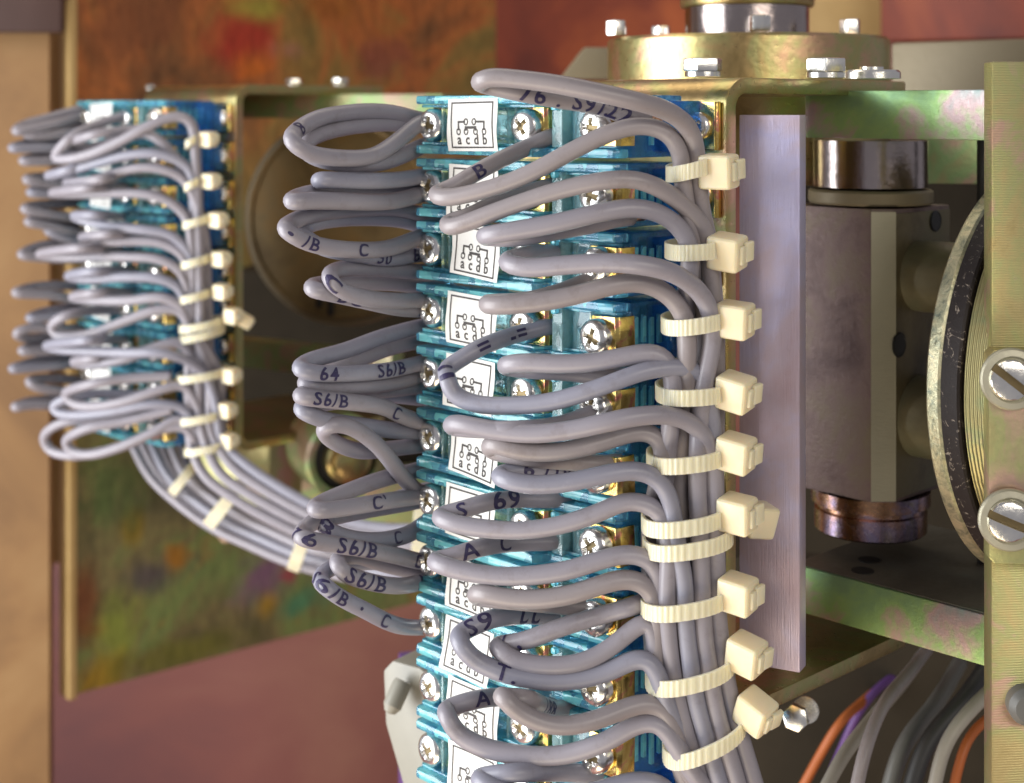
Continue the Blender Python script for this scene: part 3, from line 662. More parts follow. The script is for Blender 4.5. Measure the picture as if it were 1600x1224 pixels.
LW, LH = 0.176, 0.130
def bend(x, y, k):
    """the paper card's curl: how far it stands off"""
    return 0.0035 * math.sin(3.2 * x / LW + k) + 0.003 * (y / LH) ** 2 - 0.002 * math.cos(5 * y / LH + k)
def card_mesh(k):
    nx, ny = 12, 10; vs = []; fs = []
    for s in (0, 1):
        for j in range(ny + 1):
            for i in range(nx + 1):
                x = LW * (i / nx - 0.5); y = LH * (j / ny - 0.5)
                wob = 0.0022 * math.sin(6 * y / LH + k) * (1 if abs(x) > LW * 0.45 else 0)
                vs.append((x + wob, bend(x, y, k) + s * 0.0012, y))
    w_ = nx + 1; m_ = w_ * (ny + 1)
    for j in range(ny):
        for i in range(nx):
            a = j * w_ + i
            fs.append((a, a + 1, a + 1 + w_, a + w_)); fs.append((m_ + a, m_ + a + w_, m_ + a + 1 + w_, m_ + a + 1))
    rim = [i for i in range(nx)] + [j * w_ + nx for j in range(ny)] + [ny * w_ + i for i in range(nx, 0, -1)] + [j * w_ for j in range(ny, 0, -1)]
    for a, b in zip(rim, rim[1:] + rim[:1]): fs.append((a, m_ + a, m_ + b, b))
    return mesh_from("label_card", vs, fs, False)
def card_print(k):
    """frame, switch symbol and the letters a c d b, lying on the curled card"""
    bm = bmesh.new()
    def quad(x0, y0, x1, y1):
        n = max(1, int(max(abs(x1 - x0), abs(y1 - y0)) / 0.012))
        horiz = abs(x1 - x0) > abs(y1 - y0)
        for i in range(n):
            if horiz: p = (x0 + (x1 - x0) * i / n, y0, x0 + (x1 - x0) * (i + 1) / n, y1)
            else: p = (x0, y0 + (y1 - y0) * i / n, x1, y0 + (y1 - y0) * (i + 1) / n)
            bm.faces.new([bm.verts.new((a, b, 0)) for a, b in ((p[0], p[1]), (p[2], p[1]), (p[2], p[3]), (p[0], p[3]))])
    def line(x0, y0, x1, y1, w_):
        h = w_ / 2
        if abs(x1 - x0) > abs(y1 - y0): quad(min(x0, x1) - h, y0 - h, max(x0, x1) + h, y0 + h)
        else: quad(x0 - h, min(y0, y1) - h, x0 + h, max(y0, y1) + h)
    def ring(x, y, r, w_):
        n = 20
        for i in range(n):
            a, b = 2 * math.pi * i / n, 2 * math.pi * (i + 1) / n
            bm.faces.new([bm.verts.new((x + q * math.cos(t), y + q * 1.15 * math.sin(t), 0)) for q, t in ((r - w_, a), (r, a), (r, b), (r - w_, b))])
    X = lambda p: (p / 390 - 0.5) * LW
    Y = lambda p: (0.5 - p / 450) * LH
    fw = 0.0040
    line(X(36), Y(34), X(356), Y(34), fw); line(X(36), Y(418), X(356), Y(418), fw)
    line(X(36), Y(34), X(36), Y(418), fw); line(X(356), Y(34), X(356), Y(418), fw)
    lw = 0.0050
    line(X(95), Y(198), X(95), Y(262), lw); line(X(95), Y(198), X(140), Y(198), lw)
    line(X(228), Y(198), X(292), Y(198), lw); line(X(292), Y(198), X(292), Y(262), lw)
    line(X(152), Y(247), X(226), Y(247), lw * 1.3)
    line(X(152), Y(247), X(152), Y(266), lw); line(X(226), Y(247), X(226), Y(266), lw)
    for x, y in ((153, 198), (215, 198), (95, 282), (153, 282), (226, 282), (292, 282)): ring(X(x), Y(y), 0.0078, 0.0030)
    for ch, x in zip("acdb", (98, 163, 228, 294)):
        vs, fs = text_2d(ch, 0.036)
        up = 0.0036 if ch in "db" else 0
        bv = [bm.verts.new((X(x) + a * 0.92, Y(362) + b + up, 0)) for a, b in vs]
        for f in fs: bm.faces.new([bv[i] for i in f])
    for v in bm.verts:
        x, y = v.co.x, v.co.y
        v.co = Vector((x, bend(x, y, k) - 0.0009, y))
    me = bpy.data.meshes.new("printed_symbol"); bm.to_mesh(me); bm.free(); return me
CARDS = [(card_mesh(k), card_print(k)) for k in (0.0, 1.3, 2.4)]

ORD = ["topmost", "second from top", "third from top", "fourth from top", "fifth from top", "sixth from top", "seventh from top", "eighth from top", "ninth from top", "tenth from top", "eleventh from top"]
CARD_POSE = [  # tilt in degrees, shift along, shift up, lean
    (1.0, 0.000, 0.000, 0), (-1.5, 0.008, -0.004, 2), (-4.0, 0.010, 0.010, 0), (-2.5, -0.004, -0.002, 0), (-1.5, -0.004, 0.004, 3), (-5.0, 0.004, -0.004, 0),
    (-2.0, -0.010, 0.0, 0), (-3.0, -0.006, -0.022, 0), (-2.0, -0.012, -0.012, 9), (-3, 0, 0, 0), (0, 0, 0, 0)]
def module(O, z, row, stack, near):
    t = thing("terminal_block", f"clear blue terminal block with white acdb card, {ORD[row]} of the {stack} stack", "terminal block", (O.x, O.y, z), -ANG, f"terminal blocks of the {stack} stack")
    put("housing", HOUSE, M['core'], t); put("end_block", ENDB, M['blue'], t)
    put("end_foot", FOOT, M['blue'], t)
    put("rail", RAILU, M['rail'], t); put("rail", RAILL, M['rail'], t)
    put("rail_lip", LIP, M['rail'], t, loc=(0, 0, 0.0478)); put("rail_lip", LIP, M['rail'], t, loc=(0, 0, -0.0478))
    for x, y in ((0.047, -0.006), (0.066, 0.0), (0.285, -0.004), (0.305, 0.004), (0.452, 0.012), (0.538, 0.02)):
        put("divider", PART, M['aqua'], t, loc=(x, y, 0))
    put("divider", PARTW, M['aqua'], t, loc=(0.435, 0.014, 0))
    put("step", SHELF, M['aqua'], t, loc=(0.462, 0.040, 0))
    put("glint_strip", STRIP, M['nickel'], t)
    for x, y, z, m_, msh in FINS: put("rib", msh, M[m_], t, loc=(x, y, z))
    if near:
        put("divider_bead", EYE, M['rail'], t, loc=(0.437, 0.006, 0.045))
    for j, x in enumerate((0.0, 0.3416, 0.5727)):
        cl = put("clamp", CLAMPL if j == 0 else CLAMP, M['brass'], t, loc=(x, 0.020, 0), rot=(0, R(rnd.uniform(-3, 3)), R(rnd.uniform(-5, 3))))
        s_ = put("screw", SCREW, M['nickel'], t, loc=(x, 0.004 + rnd.uniform(-0.003, 0.003), rnd.uniform(-0.003, 0.003)), rot=(R(90), R(rnd.uniform(0, 90)), 0))
        put("recess", RECESS, M['recess'], s_)  # dark cross laid in as the shade of the recess
        if near: put("spring_washer", LOCKW, M['zinc'], s_, loc=(0, 0, -0.018))
    tilt, dx, dz, lean = CARD_POSE[row] if near else (rnd.uniform(-4, 2), rnd.uniform(-0.008, 0.008), rnd.uniform(-0.01, 0.01), 0)
    cm, cp = CARDS[row % 3]
    c_ = put("label_card", cm, M['paper'], t, loc=(0.192 + dx, -0.036 - (0.008 if lean else 0), 0.001 + dz), rot=(R(-lean), R(-tilt), R(rnd.uniform(-1.5, 1.5))))
    put("printed_symbol", cp, M['ink'], c_)
    e_ = put("end_tab", TAB, M['brass'], t)
    put("tab_screw", SCREW, M['nickel'], e_, loc=(0.655, 0.277, 0.0), rot=(R(90), R(rnd.uniform(0, 90)), 0), scale=(0.8, 0.8, 0.8))
    return t
PITCH = 0.1611
for i in range(11): module(NEAR, -0.038 - PITCH * i, i, "near", True)
for i in range(9): module(FAR, -0.0344 - PITCH * i, i, "far", False)

# ------------------------------------------------------------------ wires
WR = 0.0212
def arc_fracs(P):
    d = [0.0]
    for a, b in zip(P[:-1], P[1:]): d.append(d[-1] + math.hypot(b[0] - a[0], b[1] - a[1]))
    return [x / max(d[-1], 1e-6) for x in d]
class Wire:
    def __init__(s, name, label, group, pts, mat, r=WR):
        s.path = spline(pts, 0.012)
        s.o = put(name, tube_mesh(name, s.path, r, 14), M[mat]); s.r = r
        tag(s.o, label, "wire", group)
        s.tan, s.nor, s.bi = frames(s.path)
    def write(s, body, px, py, size=0.033, flip=False, up=0.0):
        """hand-stamped lettering on the insulation, at the place that the photo shows it; up tilts it over the tube"""
        def scr(p): return 800 + FPX * p.x / p.y, HOR - FPX * p.z / p.y
        best = min(range(3, len(s.path) - 3), key=lambda i: (scr(s.path[i])[0] - px) ** 2 + (scr(s.path[i])[1] - py) ** 2 + 400 * (s.path[i].y - 2.8))
        n = len(s.path)
        acc = [0.0]
        for i in range(1, n): acc.append(acc[-1] + (s.path[i] - s.path[i - 1]).length)
        p0 = s.path[best]; t0 = s.tan[best]
        sgn = 1 if t0.x >= 0 else -1
        if flip: sgn = -sgn
        view = (-p0).normalized()
        v = (view - t0 * view.dot(t0)).normalized()
        a0 = math.atan2(v.dot(s.bi[best]), v.dot(s.nor[best]))
        upv = t0.cross(v) * (-1)           # direction of increasing letter height for sgn>0
        upv = v.cross(t0)
        # direction of increasing angle at v
        ea = -s.nor[best] * math.sin(a0) + s.bi[best] * math.cos(a0)
        up_dir = Vector((0, 0, 1)) * (-1 if flip else 1)
        if abs(t0.z) > 0.92: up_dir = Vector((-1 if t0.z > 0 else 1, 0, 0))
        asg = 1 if ea.dot(up_dir) > 0 else -1
        a0 += (up if ea.z > 0 else -up)
        vs, fs = text_2d(body, round(size * 1.2, 4))
        out = []; rr = s.r + 0.0007
        for x, y in vs:
            q = acc[best] + sgn * x
            i = best
            while i < n - 2 and acc[i + 1] < q: i += 1
            while i > 0 and acc[i] > q: i -= 1
            f = (q - acc[i]) / max(acc[i + 1] - acc[i], 1e-6); f = max(0, min(1, f))
            c = s.path[i].lerp(s.path[i + 1], f); nn = s.nor[i].lerp(s.nor[i + 1], f); bb = s.bi[i].lerp(s.bi[i + 1], f)
            a = a0 + asg * y / s.r
            out.append(c + (nn * math.cos(a) + bb * math.sin(a)).normalized() * rr)
        put("printed_mark", mesh_from("printed_mark", out, fs), M['print'], s.o)
MATS = ['wire', 'wire', 'wire_b', 'wire_w']
# left loops of the near stack: front branch from the screw (first point) to the loop's tip, then the back branch
GL = "grey wire loops left of the near stack"
def left_loop(label, front, back, prints=(), O=NEAR, s0=0.0, s1=-0.10, group=GL, mat='wire', end=True, name="wire_loop"):
    P = list(front) + list(back); nf = len(front); f = arc_fracs(P); ft = f[nf - 1]
    pts = []
    for (x, y), q in zip(P, f):
        m = (q / ft) ** 2 * 0.26 if q <= ft else 1 - (1 - (q - ft) / (1 - ft)) ** 2 * 0.26
        pts.append(on_s(x, y, s0 + (s1 - s0) * m - 0.055 * max(0.0, 1 - q / (0.5 * ft)), O))
    if end:   # the tail goes on behind the block
        l = pts[-1]; pts.append(l - N * 0.10 + T * 0.0)
        pts.insert(0, pts[0] - N * 0.035)
    wr = Wire(name, label, group, pts, mat)
    for p in prints: wr.write(*p)
    return wr
LL = [
 ("topmost wide oval wire loop left of the near stack, marked 8 at its bend", [(660,190),(618,223),(580,245),(524,247),(477,238),(455,221)], [(464,204),(496,185),(543,176),(580,174),(618,177),(660,188)], [("8", 466, 209, 0.049), ], 0.0, -0.10),
 ("wire loop nested inside the topmost oval loop left of the near stack", [(668,226),(620,247),(585,256),(540,256),(496,248)], [(474,233),(481,219),(524,202),(580,194),(618,193),(660,196)], [], -0.03, -0.11),
 ("short flat wire loop below the topmost oval, beside the second screw", [(665,275),(625,281),(580,283),(530,282),(499,281)], [(500,284),(545,292),(590,294),(655,290)], [], 0.0, -0.09),
 ("long flat wire loop reaching left beside the second screw of the near stack", [(665,303),(618,314),(580,316),(524,314),(477,314),(455,316)], [(462,309),(490,301),(545,299),(600,298),(655,294)], [("B ..", 545, 298, 0.046)], 0.0, -0.10),
 ("wide oval wire loop marked C above the third screw, near stack", [(665,368),(608,388),(561,391),(505,386),(467,374),(446,360)], [(450,350),(467,342),(505,332),(561,327),(618,326),(668,336)], [("/B", 478, 380, 0.039), ("C", 561, 394, 0.039), (".", 450, 366, 0.046)], 0.0, -0.10),
 ("wire loop nested inside the oval loop marked C, its underside marked 50", [(668,396),(608,404),(561,398),(505,388),(480,374)], [(470,362),(482,352),(524,343),(580,341),(637,346),(668,356)], [("50", 592, 408, 0.039), ("69", 650, 408, 0.046)], -0.03, -0.12),
 ("open wire loop with a blue C at its bend, beside the fourth screw", [(668,468),(618,470),(561,464),(524,449),(514,434)], [(521,424),(543,419),(599,421),(660,425)], [("C", 518, 444, 0.039)], 0.01, -0.08),
 ("wire loop behind the one with a blue C, reaching further left", [(668,484),(618,481),(580,473),(524,460),(489,453)], [(490,446),(530,442),(580,442),(618,443),(665,447)], [("BC", 541, 464, 0.046), ("S", 652, 484, 0.046)], -0.02, -0.12),
 ("wire loop marked 64 S6/B at the fifth screw of the near stack", [(666,566),(599,580),(543,584),(496,584),(470,579)], [(470,571),(486,563),(543,547),(599,526),(664,509)], [("64", 505, 589, 0.041), ("S6/B", 605, 580, 0.041)], 0.0, -0.09),
 ("plain wire loop just under the one marked 64 S6/B", [(668,583),(618,597),(561,604),(505,605),(478,601)], [(482,594),(520,580),(560,562),(610,543),(664,531)], [], -0.03, -0.12),
 ("sagging wire loop marked S6/B and C above the sixth screw, near stack", [(672,662),(630,651),(599,636),(561,630),(505,624),(470,620)], [(473,616),(510,612),(561,612),(618,608),(665,602)], [("S6/B", 512, 632, 0.039), ("C", 611, 646, 0.039)], 0.0, -0.09),
 ("plain wire loop under the sagging loop marked S6/B and C", [(672,675),(618,673),(561,665),(505,656),(473,642)], [(475,634),(520,628),(570,622),(610,618),(668,622)], [], -0.03, -0.13),
 ("steeply falling open wire hook between the sixth and seventh screws", [(660,772),(637,754),(614,725),(590,696),(561,674),(533,662),(512,665)], [(504,675),(520,690),(561,705),(605,702),(668,694)], [], -0.01, -0.09),
 ("straight wire loop rising to the seventh screw, two blue strokes on it", [(668,774),(618,781),(580,787),(524,796),(492,798)], [(494,790),(543,768),(600,748),(660,733)], [("C'", 586, 786, 0.041)], 0.0, -0.08),
 ("curved wire loop marked 8 behind the 76 S6/B loop", [(672,812),(645,832),(618,841),(571,846),(530,838),(507,825)], [(510,812),(540,800),(590,790),(660,768)], [("8", 513, 824, 0.044), ("C", 615, 840, 0.039)], -0.04, -0.12),
 ("long wire loop clearly marked 76 S6/B C above the eighth screw", [(670,879),(618,868),(561,857),(505,848),(472,841)], [(472,832),(482,819),(520,808),(570,798),(660,782)], [("76", 474, 847, 0.040), ("S6/B", 556, 857, 0.049), ("C", 648, 875, 0.044)], 0.0, -0.11),
 ("wire loop marked S6/B A hanging below the eighth screw of the near stack", [(670,905),(637,915),(599,914),(561,905),(536,895),(527,881)], [(532,872),(555,868),(600,882),(664,893)], [("S6/B", 570, 907, 0.049), ("A", 651, 912, 0.044)], 0.0, -0.10),
 ("lowest wire hook left of the near stack, marked S6/B, drooping to the right", [(668,980),(627,979),(599,969),(571,954),(533,935),(507,916)], [(500,903),(507,893),(530,884),(580,878),(650,882)], [("S6/B", 517, 918, 0.041), ("C", 600, 962, 0.041), (".", 560, 942, 0.049)], 0.0, -0.11),
]
for i, (lab, fr, bk, pr, s0, s1) in enumerate(LL):
    left_loop(lab, fr, bk, pr, NEAR, s0, s1, GL, MATS[i % 3])
# right loops: back branch from its screw to the tip, then the front branch into the vertical bundle
GR = "grey wires of the near stack running into the vertical bundle"
LY = [275, 400, 520, 600, 740, 860, 990, 1100, 1180, 1270]
LANE = {'A': [1093, 1111, 1119, 1119, 1117, 1118, 1122, 1142, 1165, 1192], 'B': [1074, 1089, 1096, 1097, 1089, 1094, 1099, 1115, 1138, 1165],
        'C': [1062, 1066, 1072, 1074, 1062, 1067, 1072, 1088, 1111, 1138], 'D': [1052, 1050, 1050, 1051, 1040, 1040, 1043, 1060, 1084, 1111], 'E': [1042, 1038, 1034, 1033, 1018, 1016, 1017, 1034, 1058, 1085]}
def lane(k, y):
    L = LANE[k]
    for i in range(len(LY) - 1):
        if LY[i] <= y <= LY[i + 1]: return L[i] + (L[i + 1] - L[i]) * (y - LY[i]) / (LY[i + 1] - LY[i])
    return L[0] if y < LY[0] else L[-1]
LAYU = [-0.105, -0.150, -0.195]
LANED = {'A': 3.322, 'B': 3.305, 'C': 3.300, 'D': 3.308, 'E': 3.328}      # distance of each lane of the bundle
LAYD = [0.0, 0.043, 0.086]
def right_wire(label, back, front, U, ln, layer, prints=(), ue=-0.02, uj=-0.075, mat='wire'):
    """U: how far the loop stands off the terminal face at its tip"""
    fb = arc_fracs(back); pts = []
    for (x, y), q in zip(back, fb):
        m = q * q * (3 - 2 * q) * 0.5 + q * 0.5
        pts.append(on_u(x, y, ue + (U - 0.052 - ue) * m))
    pts.append(on_u(front[0][0] - 5, (front[0][1] + back[-1][1]) / 2, U - 0.026))
    ff = arc_fracs(front)
    dj = LANED[ln] - 0.012
    for (x, y), q in zip(front, ff):
        p = on_u(x, y, U + (uj - U) * (q ** 1.15)); m = max(0, (q - 0.5) / 0.5); m = m * m * (3 - 2 * m)
        pts.append(at(x, y, p.y + (dj - p.y) * m))
    x, y = front[-1]
    yy = y + 55
    while yy < 1300:
        m = max(0, min(1, (yy - y - 30) / 170.0)); m = m * m * (3 - 2 * m)
        dd = dj + (LANED[ln] + LAYD[layer] - dj) * m
        xx = x + (lane(ln, yy) - x) * min(1, (yy - y) / 110.0)
        pts.append(at(xx, yy, dd)); yy += 60
    if len(back) > 1: pts.insert(0, pts[0] - N * 0.038)
    wr = Wire("bundle_wire", label, GR, pts, mat)
    if len(back) > 1: put("copper_end", tube_mesh("copper_end", [pts[0] + N * 0.004, pts[0] - N * 0.02, pts[0] - N * 0.045], 0.0125, 10), M['strands'], wr.o)
    for p in prints: wr.write(*p)
    return wr
RL = [
 ("topmost wire arching over the near stack and down its right side", [(992,186),(966,176),(927,164),(865,154),(800,142),(765,134)], [(753,126),(765,121),(810,124),(865,131),(940,146),(1000,160),(1037,171),(1070,192),(1086,225),(1090,270)], 0.30, 'A', 2, [("76 . S9 .", 880, 160, 0.046), ("/22", 958, 178, 0.046)]),
 ("wire sweeping up from beside the second screw to the top tie", [(857,214),(838,224),(790,246),(740,272),(703,295)], [(686,308),(702,309),(765,295),(827,272),(890,238),(952,208),(1002,196),(1045,208),(1063,235),(1066,275)], 0.27, 'B', 1, [("B", 748, 272, 0.041)]),
 ("wire curving from the third label up and over, under the swept up one", [(856,291),(830,300),(777,316),(730,340)], [(703,356),(727,349),(790,325),(865,300),(940,283),(990,280),(1030,294),(1070,322),(1095,350),(1108,382)], 0.27, 'A', 1, []),
 ("wire from above the third white card, crossing right to the second tie", [(968,340),(930,350),(865,362),(800,372)], [(760,368),(790,363),(865,350),(940,332),(990,325),(1030,333),(1060,353),(1080,388)], 0.25, 'C', 2, []),
 ("wire over the third mid screw bending down past the third tie", [(868,396),(838,396),(808,402)], [(795,413),(819,419),(875,415),(936,411),(993,413),(1045,424),(1087,450),(1107,480),(1114,520)], 0.22, 'B', 0, []),
 ("straight wire touching the fourth white card, bending down at the third tie", [(930,436),(880,456),(820,472)], [(765,477),(800,476),(857,470),(913,458),(960,445),(1000,441),(1035,454),(1060,477),(1073,505)], 0.24, 'C', 1, []),
 ("hook shaped wire curling round the fifth card, double ring mark on its bend", [(853,511),(819,519),(781,531),(744,546),(716,564)], [(700,590),(704,612),(722,625),(750,633),(800,634),(857,629),(913,614),(960,597),(1010,579),(1050,574),(1083,577),(1102,592),(1108,620)], 0.25, 'A', 0, [("II", 706, 585, 0.044), ("-=", 800, 523, 0.046), ("=", 752, 541, 0.046)]),
 ("short wire above the hook shaped one, running behind it to the bundle", [(960,592),(900,582),(830,578)], [(794,569),(819,567),(875,569),(932,566),(985,556),(1025,551),(1045,566),(1052,596)], 0.17, 'D', 1, []),
 ("long wire sagging from beside the sixth card to the fourth and fifth ties", [(940,640),(880,664),(800,672)], [(710,661),(735,666),(781,674),(838,678),(894,672),(949,660),(1000,650),(1045,649),(1082,662),(1107,690),(1115,722)], 0.26, 'A', 0, []),
 ("wire lying just under the long sagging one, ending at the fifth tie", [(950,726),(900,722),(820,714)], [(770,692),(800,703),(857,708),(913,699),(960,685),(1000,674),(1026,680),(1037,704)], 0.22, 'E', 2, []),
 ("thick wire with dark 6/100 print on the inside of its loop", [(940,728),(894,731),(838,733),(800,736)], [(783,748),(819,757),(875,756),(936,744),(985,735),(1020,742),(1042,764),(1050,795)], 0.22, 'C', 0, [("6 /100", 866, 734, 0.039)]),
 ("wire loop marked 69 beside the seventh screw, swinging right to the bundle", [(872,781),(810,780),(763,784),(716,799)], [(691,812),(716,820),(763,827),(819,829),(875,821),(932,803),(983,782),(1016,788),(1038,808),(1046,840)], 0.25, 'D', 0, [("S", 724, 797, 0.041), ("69", 786, 785, 0.056, True)]),
 ("wire loop starting left of the eighth screw, its inside dark marked", [(868,846),(800,848),(744,857),(706,871)], [(684,881),(716,891),(781,901),(838,899),(894,890),(936,876),(983,865),(1012,872),(1028,892),(1030,925)], 0.26, 'E', 1, [("C '", 796, 852, 0.041), ("A", 738, 864, 0.046)]),
 ("wire under the eighth screw loop, joining the bundle at the seventh tie", [(930,950),(870,945),(800,938)], [(748,926),(781,933),(838,937),(894,929),(936,915),(980,904),(1008,912),(1024,935),(1028,965)], 0.22, 'E', 0, []),
 ("big round wire loop marked S6 and 22 over the ninth card", [(872,967),(838,961),(800,962),(763,968),(735,981)], [(719,1003),(731,1024),(763,1043),(800,1056),(857,1065),(913,1060),(960,1046),(995,1028),(1018,1034),(1030,1060)], 0.27, 'D', 1, [("S9", 745, 976, 0.051), ("22", 822, 963, 0.056, True), ("T.", 792, 1032, 0.046)]),
 ("wire loop passing inside the big round loop over the ninth card", [(988,948),(949,959),(875,981),(819,1002)], [(780,1016),(800,1031),(857,1041),(913,1034),(955,1012),(990,982),(1012,970),(1022,990)], 0.20, 'E', 1, [("/ ,", 805, 1014, 0.046)]),
 ("bottom left wire loop marked A below the ninth card", [(850,1094),(800,1089),(744,1093),(716,1101)], [(700,1118),(708,1140),(745,1164),(810,1180),(880,1180),(945,1160),(995,1132),(1030,1128),(1050,1155)], 0.24, 'C', 2, [("A", 752, 1095, 0.041)]),
 ("bottom wire loop marked 188 right of the one marked A", [(880,1108),(850,1104),(820,1092)], [(788,1088),(800,1106),(828,1123),(875,1135),(930,1126),(980,1106),(1015,1098),(1040,1110),(1050,1135)], 0.25, 'D', 2, [("188", 848, 1105, 0.046)]),
 ("lowest wire loop of the near stack at the bottom edge of the picture", [(930,1210),(880,1206),(800,1208)], [(752,1222),(790,1240),(860,1248),(930,1238),(1000,1220),(1040,1230)], 0.24, 'E', 2, []),
]
for i, (lab, bk, fr, U, ln, ly, pr) in enumerate(RL):
    right_wire(lab, bk, fr, U, ln, ly, pr, mat=MATS[(i * 3) % 4] if i not in (0, 1, 2) else 'wire_w')

# ------------------------------------------------------------------ cable ties
def strap_mesh(a, b, hw, th, tilt=0.0, n=180, ribs=True, head_side=0.0):
    """closed ribbed band round an oval bundle: a, b half axes (x, y)"""
    vs, fs = [], []
    for i in range(n):
        t = 2 * math.pi * i / n
        # superellipse keeps the band lying flat over the wires
        ct, st = math.cos(t), math.sin(t)
        e = 0.82
        x = a * math.copysign(abs(ct) ** e, ct); y = b * math.copysign(abs(st) ** e, st)
        nx, ny = ct / a, st / b; l = math.hypot(nx, ny); nx, ny = nx / l, ny / l
        tt = th + (0.0011 if (ribs and (i // 2) % 2) else 0.0)
        z = tilt * x / a
        for dz, r in ((-hw, 0), (hw, 0), (hw * 0.97, tt), (-hw * 0.97, tt)):
            vs.append((x + nx * r, y + ny * r, z + dz))
    for i in range(n):
        j = (i + 1) % n
        for k in range(4):
            k2 = (k + 1) % 4
            fs.append((i * 4 + k, j * 4 + k, j * 4 + k2, i * 4 + k2))
    bm = bmesh.new(); bv = [bm.verts.new(v) for v in vs]
    for f in fs: bm.faces.new([bv[i] for i in f])
    return bm_mesh("strap", bm)
HEAD = box_mesh("tie_head", -0.031, 0.031, -0.026, 0.026, -0.031, 0.031, 0.009, 3)
HOLE = box_mesh("tie_pawl", -0.014, 0.014, -0.006, 0.006, -0.017, 0.017, 0.004)
TAIL = box_mesh("tie_tail", -0.012, 0.012, -0.005, 0.005, -0.018, 0.018, 0.003)
def tie(label, x0, x1, y, d, hx, hy, hd, group, depth=0.075, tilt=0.0, hw=0.0165, rot=(8, 0, -28), hs=1.0):
    c_ = at((x0 + x1) / 2, y, d)
    t = thing("cable_tie", label, "cable tie", c_, 0, group)
    a = (x1 - x0) / 2 / FPX * d
    put("strap", strap_mesh(a, depth, hw, 0.006, tilt), M['nylon'], t)
    hp = at(hx, hy, hd) - c_
    r3 = tuple(R(v) for v in rot)
    h = put("tie_head", HEAD, M['nylon'], t, loc=hp, rot=r3, scale=(hs,) * 3)
    put("tie_pawl", HOLE, M['nylon'], h, loc=(0.031, 0, 0), rot=(0, 0, R(90)))
    put("tie_tail", TAIL, M['nylon'], h, loc=(0.036, 0.012, 0.004), rot=(0, 0, R(80)))
    return t
GT = "nylon ties on the near bundle"
TIES = [(1046, 1106, 264, 1123, 268, 0.012, (4, 0, -32)), (1044, 1122, 389, 1136, 394, 0.004, (10, 6, -34)), (1038, 1128, 501, 1148, 500, 0.010, (6, 4, -32)), (1029, 1130, 610, 1149, 613, 0.004, (10, 10, -36)),
        (1015, 1130, 712, 1150, 708, 0.010, (8, 8, -34)), (1007, 1130, 808, 1152, 803, 0.014, (8, 4, -36)), (1004, 1134, 935, 1153, 928, 0.016, (8, 6, -36)), (1013, 1142, 1046, 1166, 1023, 0.024, (10, 12, -38)), (1040, 1160, 1150, 1180, 1112, 0.04, (14, 24, -40))]
bd = 3.345
for i, (x0, x1, y, hx, hy, tl, rt) in enumerate(TIES):
    tie(f"cream nylon tie round the near wire bundle, {ORD[i]}", x0, x1, y, bd, hx, hy, bd - 0.055, GT, 0.088, tl, hw=0.0185, rot=rt, hs=1.25)
# second, slightly slacker tie just below the sixth
tie("slack second nylon tie right under the sixth one, its head hidden behind", 1009, 1140, 842, bd, 1184, 812, bd + 0.05, GT, 0.092, 0.016, hw=0.0185, rot=(10, 10, 30), hs=1.2)

# ------------------------------------------------------------------ the far wires (out of focus)
GFL = "blurred wire loops left of the far stack"
FL = [
 ("topmost blurred loop left of the far stack", [(136,180),(100,190),(60,199),(24,206)], [(34,197),(75,185),(134,170)]),
 ("dark marked blurred loop right below the topmost of the far stack", [(138,200),(100,208),(60,213),(42,212)], [(44,207),(80,203),(134,192)]),
 ("third blurred loop from top, reaching furthest left beside the far stack", [(138,236),(100,233),(70,231),(18,232)], [(40,225),(80,221),(134,212)]),
 ("short blurred loop between the third and the red dot, far stack", [(138,247),(90,251),(60,252),(34,252)], [(50,247),(90,242),(134,238)]),
 ("blurred loop just above the red tinted one of the far stack", [(145,298),(100,292),(70,287),(40,281)], [(60,277),(100,277),(138,270)]),
 ("short pale blurred loop under the fifth of the far stack", [(145,305),(110,304),(75,303),(46,301)], [(60,297),(100,294),(138,289)]),
 ("blurred loop sloping down right at the fourth far terminal", [(150,346),(110,340),(70,334),(37,327)], [(55,321),(90,319),(140,316)]),
 ("blurred loop under the sloping one at the fourth far terminal", [(155,371),(110,362),(70,352),(43,347)], [(60,343),(100,345),(145,350)]),
 ("blurred loop with blue print at the fifth far terminal", [(165,381),(125,378),(100,372),(74,360)], [(90,357),(120,360),(160,364)]),
 ("long blurred dark backed loop left of the fifth far terminal", [(150,404),(100,405),(60,402),(32,399)], [(50,388),(90,380),(140,384)]),
 ("blurred loop at mid height left of the far stack", [(145,468),(110,467),(80,461),(24,458)], [(50,449),(90,446),(140,448)]),
 ("short blurred stub at the sixth far terminal", [(140,486),(95,492),(75,496),(45,498)], [(60,490),(100,482),(140,476)]),
 ("rounded blurred loop at the seventh far terminal", [(140,512),(85,514),(50,512),(25,520)], [(38,529),(75,526),(140,522)]),
 ("small pale blurred loop below the rounded one", [(140,545),(80,548),(60,549),(33,549)], [(50,542),(90,538),(140,536)]),
 ("long thin blurred loop reaching left at the eighth far terminal", [(140,565),(90,571),(50,575),(18,577)], [(50,566),(90,558),(140,552)]),
 ("drooping blurred loop at the eighth far terminal", [(150,617),(90,611),(58,605),(44,597)], [(60,592),(100,592),(150,596)]),
 ("lowest thin blurred loop reaching left, far stack", [(140,632),(75,633),(50,633),(22,637)], [(45,628),(90,624),(140,622)]),
]
for i, (lab, fr, bk) in enumerate(FL):
    left_loop(lab, fr, bk, [], FAR, 0.0, -0.08, GFL, MATS[i % 3])
GFR = "blurred wires of the far stack running into the far bundle"
FLY = [215, 300, 400, 500, 600, 690, 760]
FLN = {'A': [326, 330, 334, 340, 344, 347, 362], 'B': [317, 319, 322, 326, 328, 330, 342], 'C': [307, 308, 312, 313, 311, 312, 322], 'D': [300, 302, 303, 299, 294, 298, 305]}
